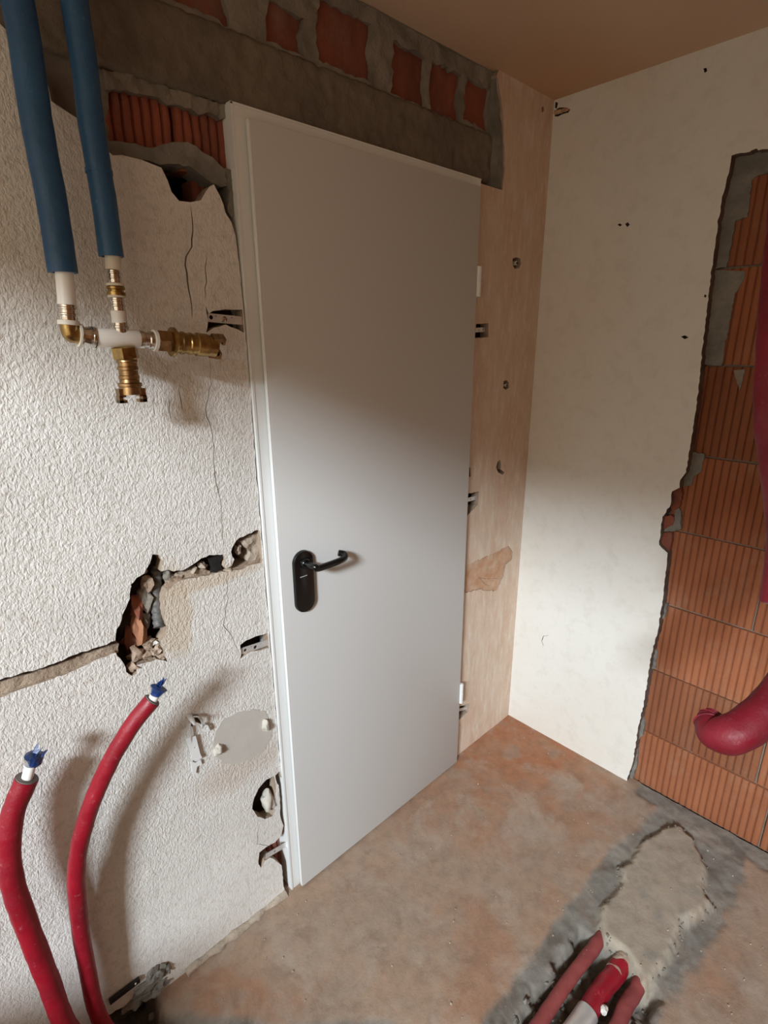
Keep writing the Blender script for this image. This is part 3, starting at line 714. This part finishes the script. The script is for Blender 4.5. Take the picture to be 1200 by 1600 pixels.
# crumbs lying about
bm = bmesh.new()
for i in range(170):
    x = random.uniform(-1.5, -.02); y = random.uniform(-1.05, -.04)
    s = random.uniform(.0012, .0032); z, _ = floor_at(x, y)
    blob(bm, (x, y, z + s * .5), (s, s * random.uniform(.6, 1), s * .7), .5, 1, i)
cr = from_bm('floor_crumbs', bm, M_['bead'], floor); cr['kind'] = 'stuff'
bm = bmesh.new()
for i in range(250):
    if i >= 170:
        k_ = random.randrange(len(mound_poly)); x, y = mound_poly[k_]; x2, y2 = mound_poly[k_ - 1]; t_ = random.random(); x = x + (x2 - x) * t_ + random.uniform(-.012, .012); y = y + (y2 - y) * t_ + random.uniform(-.012, .012)
    elif i < 110:
        x = random.uniform(-1.02, -.655); y = random.choice([random.uniform(-.72, -.66), random.uniform(-.9, -.85), random.uniform(-.86, -.68)])
        if x > -.69: continue
    else: x = random.uniform(-1.76, -1.575); y = random.uniform(-.10, .02)
    s = random.uniform(.004, .011) if i < 170 else random.uniform(.002, .0055); z, _ = floor_at(x, y)
    blob(bm, (x, y, z + s * .3), (s, s * random.uniform(.6, 1), s * .7), .6, 1, i + 300)
rb = from_bm('trench_rubble', bm, M_['greymortar'], floor); rb['kind'] = 'stuff'

# ================================================================== SETTING: ceiling and the rest of the room
cv = [(x, y) for y in [-2.75 + i * .1 for i in range(31)] for x in [-2.65 + i * .1 for i in range(29)]]
bm = bmesh.new(); bx(bm, (-2.8, -2.9, H), (.2, .3, H + .15)); ceil = from_bm('ceiling', bm, M_['ceil'])
tag(ceil, 'plain tan plastered ceiling, orange-stained in the far corner', 'ceiling', kind='structure')
bm = bmesh.new(); bx(bm, (-2.8, -2.85, -.1), (.05, -2.75, H)); o = from_bm('wall_back', bm, M_['bare']); tag(o, 'bare brown masonry wall behind the photographer', 'wall', kind='structure')
WZ0, WZ1, WY0, WY1 = .88, 2.18, -2.72, -.12
bm = bmesh.new()
bx(bm, (-2.8, -2.75, -.1), (-2.65, .26, WZ0)); bx(bm, (-2.8, -2.75, WZ1), (-2.65, .26, H)); bx(bm, (-2.8, WY1, WZ0), (-2.65, .26, WZ1)); bx(bm, (-2.8, -2.75, WZ0), (-2.65, WY0, WZ1))
o = from_bm('wall_window', bm, M_['bare']); tag(o, 'bare masonry wall with the wide window opening that lights the room', 'wall', kind='structure')

# ================================================================== DOOR
door = empty('door_1', ((FX0 + FX1) / 2, 0, 0)); tag(door, 'closed white steel security door in a white steel frame', 'door', kind='structure')
bm = bmesh.new()
fw = .030
for lo_, hi in (((FX0, YF, .0), (FX0 + fw, .06, FZ)), ((FX1 - fw, YF, .0), (FX1, .06, FZ)), ((FX0 + fw, YF, FZ - fw), (FX1 - fw, .06, FZ))):
    bx(bm, lo_, hi)
bmesh.ops.remove_doubles(bm, verts=bm.verts, dist=1e-5)
from_bm('door_frame', bm, M_['frame'], door)
bm = bmesh.new(); bx(bm, (FX0 - .0015, YF - .0015, .0), (FX0 + .0035, .01, FZ)); bx(bm, (FX0 - .0015, YF - .0015, FZ - .003), (FX1, .01, FZ + .001))
from_bm('frame_lip', bm, M_['frame'], door)
LX0, LX1 = -1.1285, -.391
bm = bmesh.new(); bx(bm, (LX0, YL, .007), (LX1, -.0075, 2.006), None, .0018)
leaf = from_bm('door_leaf', bm, M_['door'], door, True)
bm = bmesh.new(); bx(bm, (LX0 - .0035, YL + .0004, .009), (LX0 + .0002, YL + .010, 2.004), None, .001)
from_bm('edge_fold', bm, M_['frame'], leaf, True)
for z in (on_y(748, 440, YL).z, on_y(718, 1085, YL).z):
    c = Vector((LX1 + .006, YL - .001, z))
    turned('hinge', c - Vector((0, 0, .042)), c + Vector((0, 0, .042)), [(0, .006), (.02, .0075), (.48, .0075), (.49, .0065), (.51, .0065), (.52, .0075), (.98, .0075), (1, .006)], M_['frame'], door, 16)
# handle plate: rounded ends
pc = [on_y(px, py, YL) for px, py in ((473, 859), (475, 955))]
pcx = (on_y(457.5, 900, YL).x + on_y(488.5, 900, YL).x) / 2; hw_ = (on_y(488.5, 900, YL).x - on_y(457.5, 900, YL).x) / 2
zt, zb = pc[0].z, pc[1].z
def plate(bm, cx, z0, z1, r, y0, y1, inset=0):
    out = []
    for (cz, a0) in ((z1 - r, 0), (z0 + r, math.pi)):
        for k in range(17):
            a = a0 + math.pi * k / 16; out.append((cx + (r - inset) * math.cos(a), cz + (r - inset) * math.sin(a)))
    return out
bm = bmesh.new(); prev = None
for y, ins in ((YL + .001, 0), (YL - .006, 0), (YL - .009, .0015), (YL - .010, .004)):
    ring = [bm.verts.new((x, y, z)) for x, z in plate(bm, pcx, zb, zt, hw_, 0, 0, ins)]
    if prev:
        for k in range(len(ring)): bm.faces.new((prev[k], prev[(k + 1) % len(ring)], ring[(k + 1) % len(ring)], ring[k]))
    prev = ring
bm.faces.new(prev)
hp = from_bm('handle_plate', bm, M_['black'], leaf, True)
hz = on_y(476, 877, YL).z
sp = Vector((pcx + .001, YL - .009, hz))
turned('rosette', sp, sp + Vector((0, -.010, 0)), [(0, .014), (.7, .0135), (1, .011)], M_['black'], hp, 24)
yl = YL - .050
ex = on_y(538, 876, yl); rt = on_y(527, 866, YL - .022)
lever_pts = [sp + Vector((0, -.004, 0)), sp + Vector((.0005, -.024, 0)), sp + Vector((.004, -.040, .000)), on_y(497, 888, yl), on_y(513, 883, yl), on_y(529, 877, yl), on_y(538, 872, yl + .006), on_y(538, 866, yl + .018), on_y(529, 864, yl + .028)]
bm = bmesh.new(); LP = catmull(lever_pts, 8); tube(bm, LP + [LP[-1] + (LP[-1] - LP[-2]) * .8], [.0088] * len(LP) + [.006], 18); from_bm('handle_lever', bm, M_['black'], leaf, True)
bm = bmesh.new(); a = on_y(469, 902, YL - .0102); b = on_y(480, 899, YL - .0102)
bx(bm, (a.x, YL - .0105, (a.z + b.z) / 2 - .0012), (b.x, YL - .0095, (a.z + b.z) / 2 + .0012)); from_bm('maker_mark', bm, M_['mark'], hp)
# fixing straps between frame and wall
def strap(a, b, y, hh, holes):
    """perforated sheet-metal strap from a to b (photo points on the strap's plane)"""
    A = on_y(*a, y); B = on_y(*b, y); L = (B - A).length; d = (B - A) / L; nn = Vector((-d.z, 0, d.x))
    outline = [(0, -hh), (L, -hh), (L, hh), (0, hh)]
    hs = []
    for s, o, r in holes: hs.append([(s * L + r * math.cos(q * math.pi / 5), o * hh + r * math.sin(q * math.pi / 5)) for q in range(10)])
    o = cdt_slab('fixing_strap', outline, hs, lambda u, v: A + d * u + nn * v, lambda u, v: A + d * u + nn * v + Vector((0, .002, 0)), M_['zinc'], door, 0)
    return o
st1 = strap((325, 496), (386, 502), .004, .0085, [(.08, .1, .0045), (.2, .5, .0015), (.36, -.6, .0015), (.42, 0, .0055), (.6, .5, .0015)])
c = on_y(351, 499, .003); turned('screw', c + Vector((0, -.002, 0)), c + Vector((0, .015, 0)), [(0, .002), (.05, .0045), (.3, .0045), (.31, .0025), (1, .0025)], M_['steel'], st1, 12)
strap((377, 1018), (428, 1001), .004, .0085, [(.12, 0, .0042), (.3, .5, .0015), (.42, -.1, .005), (.6, .4, .0015)])
strap((416, 1338), (450, 1318), .004, .0085, [(.4, -.1, .0035), (.2, .4, .0015)])
strap((736, 516), (758, 515), .010, .007, [(.55, 0, .0025), (.85, .2, .0025)])
strap((724, 783), (746, 777), .010, .007, [(.5, 0, .0025), (.85, .1, .0025)])
strap((708, 1112), (730, 1106), .010, .006, [(.6, 0, .0025), (.9, .1, .002)])
settle(door)

# ================================================================== BLUE INSULATED WATER PIPES with their fittings
PD = -.082
def P_(px, py, p=PD): return on_y(px, py, p)
wp = empty('water_pipes', P_(150, 520)); tag(wp, 'pair of blue-sleeved water pipes joined by a white tee with brass couplings', 'pipe')
def vert(px, py, p=PD, ztop=H): a = P_(px, py, p); return Vector((a.x, a.y, ztop)), a
for (tx, ty) in ((99, 426), (174, 401)):
    top, bot = vert(tx, ty); k = 26
    pts = [top + (bot - top) * (i / k) + Vector((.0010 * math.sin(i * .7 + tx), .001 * math.sin(i * .5), 0)) * (1 - abs(2 * i / k - 1) ** 3) for i in range(k + 1)]
    bm = bmesh.new(); tube(bm, pts, .0212 if tx < 150 else .0190, 28, inner=.0145, rough=.05, seed=tx); from_bm('insulation_sleeve', bm, M_['blue'], wp, True)
    if tx > 150:
        q = P_(152, 268); bm = bmesh.new(); tube(bm, [Vector((bot.x, bot.y, q.z + .003)), Vector((bot.x, bot.y, q.z - .003))], .0200, 28); from_bm('sleeve_joint', bm, M_['blue'], wp, True)
R_ = .0132
a = P_(100, 418); b = P_(105, 480); turned('pipe_stub', a, b, [(0, R_), (1, R_)], M_['white'], wp)
def press(a, b, r):
    return turned('press_sleeve', a, b, [(0, r * .93), (.04, r), (.16, r), (.2, r * 1.10), (.28, r * 1.10), (.32, r), (.5, r), (.54, r * 1.10), (.62, r * 1.10), (.66, r), (.86, r * 1.02), (1, r * .95)], M_['steel'], wp)
press(P_(105, 476), P_(107, 503), .0138)
turned('seal_ring', P_(107, 501), P_(107.6, 508), [(0, .0160), (1, .0160)], M_['cream'], wp)
bm = bmesh.new(); tube(bm, catmull([P_(107.5, 505), P_(109, 516), P_(112, 522), P_(119, 523), P_(130, 525)], 6), .0135, 20); from_bm('brass_elbow', bm, M_['brass'], wp, True)
turned('seal_ring', P_(122, 523.5), P_(125.5, 524), [(0, .0185), (1, .0185)], M_['cream'], wp)
turned('press_sleeve', P_(125, 524), P_(147, 527), [(0, .0185), (.12, .0185), (.2, .0140), (.5, .0150), (.62, .0160), (.8, .0155), (.84, .0172), (1, .0172)], M_['steel'], wp)
turned('tee_pipe', P_(146, 527), P_(217, 530), [(0, .0145), (.02, .0152), (.985, .0152), (1, .0145)], M_['white'], wp)
turned('seal_ring', P_(144.5, 527), P_(147, 527), [(0, .0170), (1, .0170)], M_['rubber'], wp)
turned('press_sleeve', P_(216, 530), P_(240, 532), [(0, .0145), (.1, .0155), (.3, .0155), (.36, .0138), (.62, .0138), (.68, .0155), (.94, .0155), (1, .014)], M_['steel'], wp)
turned('seal_ring', P_(239, 532), P_(244, 532.5), [(0, .0185), (1, .0185)], M_['cream'], wp)
turned('hex_nut', P_(243, 532), P_(267, 534), [(0, .0165), (.08, .0200), (.9, .0200), (1, .018)], M_['copper'], wp, 6, False)
def coupling(a, b, r, mat):
    """ribbed claw coupling: collar, threaded barrel, wider cup"""
    return turned('coupling_body', a, b, [(0, r), (.01, r * 1.38), (.06, r * 1.42), (.10, r * 1.30), (.11, r), (.2, r), (.22, r * 1.10), (.27, r * 1.10), (.29, r), (.38, r), (.40, r * 1.08), (.44, r * 1.08), (.46, r), (.55, r),
                   (.57, r * 1.14), (.80, r * 1.14), (.82, r * 1.05), (.985, r * 1.08), (1, r * .95)], mat, wp)
ca_, cb = P_(266, 534), P_(336, 541, PD - .004)
coupling(ca_, cb, .0185, M_['brass'])
t = (cb - ca_).normalized(); u = Vector((0, 0, 1)); u = (u - t * u.dot(t)).normalized(); v = t.cross(u)
def claws(name, c, t, u, r, mat, ang=0):
    uu = u * math.cos(ang) + t.cross(u) * math.sin(ang); vv = t.cross(uu)
    for s in (-1, 1):
        bm = bmesh.new()
        B = Matrix((t, vv, uu)).transposed().to_4x4(); 
        def blk(lo_, hi):
            mt = Matrix.Translation(c) @ B; q = (Vector(lo_) + Vector(hi)) / 2; sz = Vector(hi) - Vector(lo_)
            bmesh.ops.create_cube(bm, size=1, matrix=mt @ Matrix.Translation(q) @ Matrix.Diagonal((*sz, 1)))
        blk((-.010, -.009, min(s * (r - .003), s * (r + .008))), (.004, .009, max(s * (r - .003), s * (r + .008))))
        blk((.002, -.009, min(s * (r + .002), s * (r + .009))), (.014, .009, max(s * (r + .002), s * (r + .009))))
        blk((.009, -.009, min(s * (r - .004), s * (r + .009))), (.014, .009, max(s * (r - .004), s * (r + .009))))
        from_bm(name, bm, mat, wp)
claws('coupling_claw', cb, t, u, .0135, M_['copper'], math.radians(35))
turned('rubber_seal', cb - t * .002, cb + t * .004, [(0, .015), (.6, .015), (1, .012)], M_['rubber'], wp, 20)
# second pipe's column of fittings
X2 = [(176, 399), (177.5, 422), (180, 443), (181, 449), (182, 461), (182.5, 466), (185, 487), (187, 505), (188.5, 520)]
turned('pipe_stub', P_(*X2[0]), P_(*X2[1]), [(0, .0122), (1, .0122)], M_['cream'], wp)
press(P_(*X2[1]), P_(*X2[2]), .0106)
turned('seal_ring', P_(180, 443), P_(180.5, 447), [(0, .0140), (1, .0140)], M_['cream'], wp)
turned('brass_adapter', P_(180.5, 447), P_(182, 462), [(0, .012), (.1, .0142), (.35, .0142), (.4, .012), (.6, .012), (.65, .0145), (1, .0145)], M_['brass'], wp)
turned('seal_ring', P_(182, 461.5), P_(182.5, 465), [(0, .0140), (1, .0140)], M_['cream'], wp)
press(P_(182.5, 465), P_(185, 487), .0112)
turned('pipe_stub', P_(185, 486), P_(187, 505), [(0, .0122), (1, .0122)], M_['cream'], wp)
turned('press_sleeve', P_(187, 504), P_(188.5, 521), [(0, .0122), (.3, .0122), (.35, .0138), (.5, .0138), (.55, .0122), (1, .0122)], M_['steel'], wp)
turned('hex_nut', P_(194, 542), P_(198, 562), [(0, .018), (.08, .0215), (.9, .0215), (1, .018)], M_['brass'], wp, 6, False)
a, b = P_(198, 561), P_(205, 616)
turned('coupling_body', a, b, [(0, .0165), (.08, .0172), (.1, .0158), (.2, .0158), (.22, .0172), (.3, .0172), (.32, .0158), (.45, .0158), (.47, .0170), (.55, .0170), (.57, .0158), (.66, .0165), (.68, .0200), (.76, .0200), (.78, .0180), (1, .0185)], M_['copper'], wp)
t = (b - a).normalized(); u = Vector((1, 0, 0)); u = (u - t * u.dot(t)).normalized()
claws('coupling_claw', b, t, u, .0145, M_['copper'])
settle(wp)

# ================================================================== RED INSULATED PIPES rising from the floor along the door wall
def red_pipe(name, path, rad, mat, label, seed, inner_tip, rag=True, group=None, stub=.022, tip_dir=None, ci=.0095, hook=False):
    pts = [p if isinstance(p, Vector) else on_y(p[0], p[1], -p[2]) for p in path]
    C_ = catmull(pts, 10); r0_ = rad
    if hook: rad = [r0_ * (1 - .50 * max(0, (i - (len(C_) - 34)) / 33) ** 1.4) for i in range(len(C_))]; ci = .011
    root = empty(name, C_[0]); tag(root, label, 'pipe', group)
    bm = bmesh.new(); tube(bm, C_, rad, 26, inner=ci + .002, rough=.06, seed=seed); from_bm('insulation_sleeve', bm, mat, root, True)
    t = (C_[-1] - C_[-3]).normalized(); e = C_[-1]
    # foam wall of the cut end
    bm = bmesh.new(); tube(bm, [e - t * .006, e - t * .001] if hook else [e - t * .004, e + t * .0015], r0_ * (.47 if hook else .93), 26, inner=ci + .001); from_bm('foam_edge', bm, M_['foam'], root, True)
    if inner_tip:
        t2 = (t + (tip_dir or Vector((0, 0, 0)))).normalized()
        bm = bmesh.new(); tube(bm, [e - t * .03, e + t * .002, e + t2 * stub], ci, 20); from_bm('inner_pipe', bm, M_['white'], root, True)
        if rag:
            bm = bmesh.new(); q = e + t2 * stub; rnd = random.Random(seed)
            tube(bm, [q - t2 * .004, q + t2 * .004, q + t2 * .011, q + t2 * .018, q + t2 * .021], [ci * 1.06, ci * 1.12, ci * 1.0, ci * 1.15, ci * .7], 12, rough=1.6, seed=seed)
            for s in range(3):
                d = Vector((rnd.uniform(.2, 1), rnd.uniform(-.6, .2), rnd.uniform(.1, .9))).normalized()
                w1 = d.cross(t2).normalized() * .006
                f = [q + t2 * .008 - w1, q + t2 * .008 + w1, q + t2 * .010 + d * .018 + w1 * 1.1, q + t2 * .012 + d * .026 - w1 * .3]
                V1 = [bm.verts.new(x) for x in f]; V2 = [bm.verts.new(x + Vector((0, .0012, .001))) for x in f]
                bm.faces.new(V1); bm.faces.new(V2[::-1])
                for k in range(4): bm.faces.new((V1[k], V1[(k + 1) % 4], V2[(k + 1) % 4], V2[k]))
            from_bm('tape_cap', bm, M_['bluetape'], root)
    settle(root); return root
red_pipe('heating_pipe', [Vector((-1.675, -.072, -.10)), (115, 1620, .075), (75, 1530, .075), (42, 1445, .07), (20, 1380, .066), (14, 1325, .064), (20, 1272, .064), (42, 1216, .068)], .0198, M_['red'],
         'leftmost red insulated pipe, the shorter one, white tip showing below crumpled blue tape', 3, True, tip_dir=Vector((.1, 0, .5)), stub=.026)
red_pipe('heating_pipe', [Vector((-1.645, -.035, -.10)), (158, 1595, .042), (135, 1505, .048), (122, 1420, .055), (120, 1350, .062), (135, 1280, .075), (165, 1205, .092), (203, 1138, .108), (238, 1094, .118)], .0166, M_['red'],
         'taller red insulated pipe curving right to a blue-taped tip below the wall hole', 11, True, tip_dir=Vector((-.1, 0, .35)), stub=.012)
# hanging hoses at the right
def depth_pts(l): return [at_depth(*q) for q in l]
top = at_depth(1270, 60, .80); 
red_pipe('hanging_hose', [Vector((top.x + .02, top.y, H)), Vector((top.x, top.y, 2.15))] + depth_pts([(1250, 200, .80), (1228, 400, .80), (1215, 560, .80), (1214, 660, .80), (1228, 770, .80), (1232, 850, .80), (1223, 944, .80)]), .0285, M_['crimson'],
         'upper crimson insulated hose hanging down the right edge of the picture', 21, True, rag=False, stub=.012)
C0 = depth_pts([(1330, 930, .86), (1270, 1010, .83), (1218, 1085, .80), (1184, 1122, .785), (1158, 1142, .78), (1134, 1149, .785), (1116, 1145, .80), (1108, 1131, .815), (1116, 1121, .825)])
hk = red_pipe('hanging_hose', [Vector((C0[0].x + .06, C0[0].y - .02, H)), Vector((C0[0].x + .055, C0[0].y - .018, 1.75)), Vector((C0[0].x + .045, C0[0].y - .012, 1.42)), C0[0] + Vector((.01, 0, .03))] + C0[1:], .0272, M_['crimson'],
         'lower crimson insulated hose with its wrinkled end hooked upward before the bricks', 33, False, hook=True)
bm = bmesh.new()
e = C0[-1]; tt = (C0[-1] - C0[-2]).normalized()
for k in range(5):
    HC = catmull(C0[-4:], 12); q = HC[-1 - 3 * k]; tt = (HC[-1 - 3 * k] - HC[-2 - 3 * k]).normalized(); tube(bm, [q - tt * .0016, q, q + tt * .0016], [.0142 + .0009 * k, .0160 + .0011 * k, .0142 + .0009 * k], 26, rough=.12, seed=k)
o = from_bm('sleeve_wrinkles', bm, M_['crimson'], hk, True); o.matrix_parent_inverse = Matrix.Translation(hk.location).inverted()

# ================================================================== TRENCH PIPES
def floor_pipe(px0, px1, z, rad, mat, label, seed, extra=None, crust=False):
    a = on_z(*px0, z); b = on_z(*px1, z); d = (b - a).normalized()
    pts = [a - d * .16 + Vector((0, 0, -.012)), a - d * .04, a, (a + b) / 2 + Vector((0, .003, 0)), b, b + d * .25, b + d * .6 + Vector((0, 0, -.035))]
    root = empty('trench_pipe', a); tag(root, label, 'pipe', 'red pipes in the broken-out floor trench')
    C_ = catmull(pts, 14); bm = bmesh.new(); tube(bm, C_, rad, 22, rough=.10, seed=seed); from_bm('insulation_sleeve', bm, mat, root, True)
    if extra:
        k0, k1 = extra; bm = bmesh.new(); tube(bm, [p for p in C_[k0:k1]], rad * 1.10, 22, rough=.08, seed=seed + 2); from_bm('tape_wrap', bm, M_['silver'], root, True)
    if crust:
        bm = bmesh.new(); tube(bm, C_[10:30], [rad * (1.04 - .002 * q) for q in range(20)], 22, rough=.12, seed=9); from_bm('mortar_crust', bm, M_['channel'], root, True)
    settle(root)
floor_pipe((925, 1485), (842, 1600), -.010, .0170, M_['dustred'], 'dusty pink insulated pipe nearest the door in the floor trench', 5)
floor_pipe((962, 1520), (907, 1600), -.016, .0245, M_['red'], 'bright red middle insulated pipe with silver tape in the floor trench', 6, (52, 60), True)
floor_pipe((993, 1550), (962, 1608), -.016, .0180, M_['dustred'], 'shortest dark pink insulated pipe nearest the brick doorway side of the trench', 7)
for i, (p, s, lb) in enumerate([((914, 1492), .011, 'white pebble beside the pink pipe, at the trench end'), ((944, 1578), .011, 'white pebble wedged between the red and the dark pink trench pipes')]):
    c = on_z(*p, -.006); bm = bmesh.new(); blob(bm, c, (s, s * .9, s * 1.0), .35, 2, i + 70, 1.4)
    o = from_bm('pebble', bm, M_['stone']); tag(o, lb, 'pebble')

# ================================================================== SMALL THINGS ON THE DOOR WALL
# black corrugated conduit in the hole
a = [on_y(246, 884, .05), on_y(244, 905, .04), on_y(243, 930, .034), on_y(246, 958, .026), on_y(249, 980, .010)]
C_ = catmull(a, 10); rad = [.0118 * (1 + .10 * math.sin(i * 1.6)) for i in range(len(C_))]
cn = empty('conduit', C_[0]); tag(cn, 'grey-black corrugated conduit ending open inside the big wall hole', 'conduit')
bm = bmesh.new(); tube(bm, C_, rad, 20, inner=.0085); from_bm('corrugated_tube', bm, simple('conduit_plastic', (.07, .068, .065), .55, 0, 0, 60, .5, .002, 90, (.16, .15, .14)), cn, True); settle(cn)
# black flap
q = wy([(326, 873), (336, 870), (349, 866), (350, 868), (344, 878), (347, 890), (338, 894), (329, 897), (330, 886)], .006)
fl = cdt_slab('tar_paper_scrap', dedupe(q), [], lambda x, z: Vector((x, .006, z)), lambda x, z: Vector((x, .012, z)), M_['rubber'], None, .008, lambda p: p + Vector((0, .004 * noise.noise(p * 80), 0)), True)
tag(fl, 'black tar paper scrap sticking out of the chase near the door frame', 'scrap')
# old white sheet-metal bracket: strip, hook, flange with eye
br = empty('metal_bracket', on_y(304, 1160)); tag(br, 'bent white metal bracket hanging on the wall left of the oval filler patch', 'bracket')
def plate_y(name, px, y, th, mat, parent, holes=(), tilt=0):
    hs = [[(c.x + r * math.cos(k * math.pi / 5), c.z + r * math.sin(k * math.pi / 5)) for k in range(10)] for c, r in ((on_y(*h[0], y), h[1]) for h in holes)]
    return cdt_slab(name, dedupe(wy(px, y)), hs, lambda x, z: Vector((x, y, z)), lambda x, z: Vector((x, y + th, z)), mat, parent, 0)
plate_y('strip', [(292, 1154), (306, 1150), (313, 1178), (316, 1184), (306, 1190), (300, 1186)], -.010, .002, M_['frame'], br, [((305, 1168), .0022), ((300, 1158), .0015)])
plate_y('foot', [(298, 1190), (306, 1192), (314, 1188), (316, 1194), (308, 1198), (306, 1210), (301, 1208)], -.006, .002, M_['frame'], br)
plate_y('eye_flange', [(313, 1132), (325, 1133), (328, 1140), (324, 1144), (317, 1143)], -.012, .002, M_['frame'], br, [((322, 1138), .003)])
bm = bmesh.new(); tube(bm, catmull([on_y(316, 1138, -.010), on_y(316, 1128, -.016), on_y(309, 1120, -.018), on_y(300, 1122, -.016), on_y(297, 1134, -.010), on_y(298, 1150, -.010), on_y(299, 1160, -.008)], 6), .0022, 8); from_bm('wire_loop', bm, M_['zinc'], br, True)
bm = bmesh.new(); q = on_y(297, 1117, 0); tube(bm, [q + Vector((0, .015, 0)), q + Vector((-.006, -.022, .004)), q + Vector((-.010, -.048, .006))], [.007, .006, .003], 8, flat=.5); from_bm('spike', bm, M_['zinc'], br, True)
settle(br)
# black strip by the floor hole
st = empty('black_strip', on_y(200, 1545)); tag(st, 'short black flat strip leaning at the foot of the wall by the floor hole', 'strip')
A = on_y(172, 1568, -.012); B = on_y(219, 1532, -.010); d = (B - A).normalized(); bm = bmesh.new()
nn = Vector((-d.z, 0, d.x)); vsx = []
for s, p in ((-1, A), (1, A), (1, B), (-1, B)): vsx.append(p + nn * .0062 * s)
V1 = [bm.verts.new(x) for x in vsx]; V2 = [bm.verts.new(x + Vector((0, .008, 0))) for x in vsx]
bm.faces.new(V1); bm.faces.new(V2[::-1])
for k in range(4): bm.faces.new((V1[k], V1[(k + 1) % 4], V2[(k + 1) % 4], V2[k]))
from_bm('strip_body', bm, M_['rubber'], st)
bm = bmesh.new(); c = on_y(212, 1537, -.013); blob(bm, c, (.0025, .002, .003), .1, 1, 1); from_bm('rivet', bm, M_['stone'], st); settle(st)
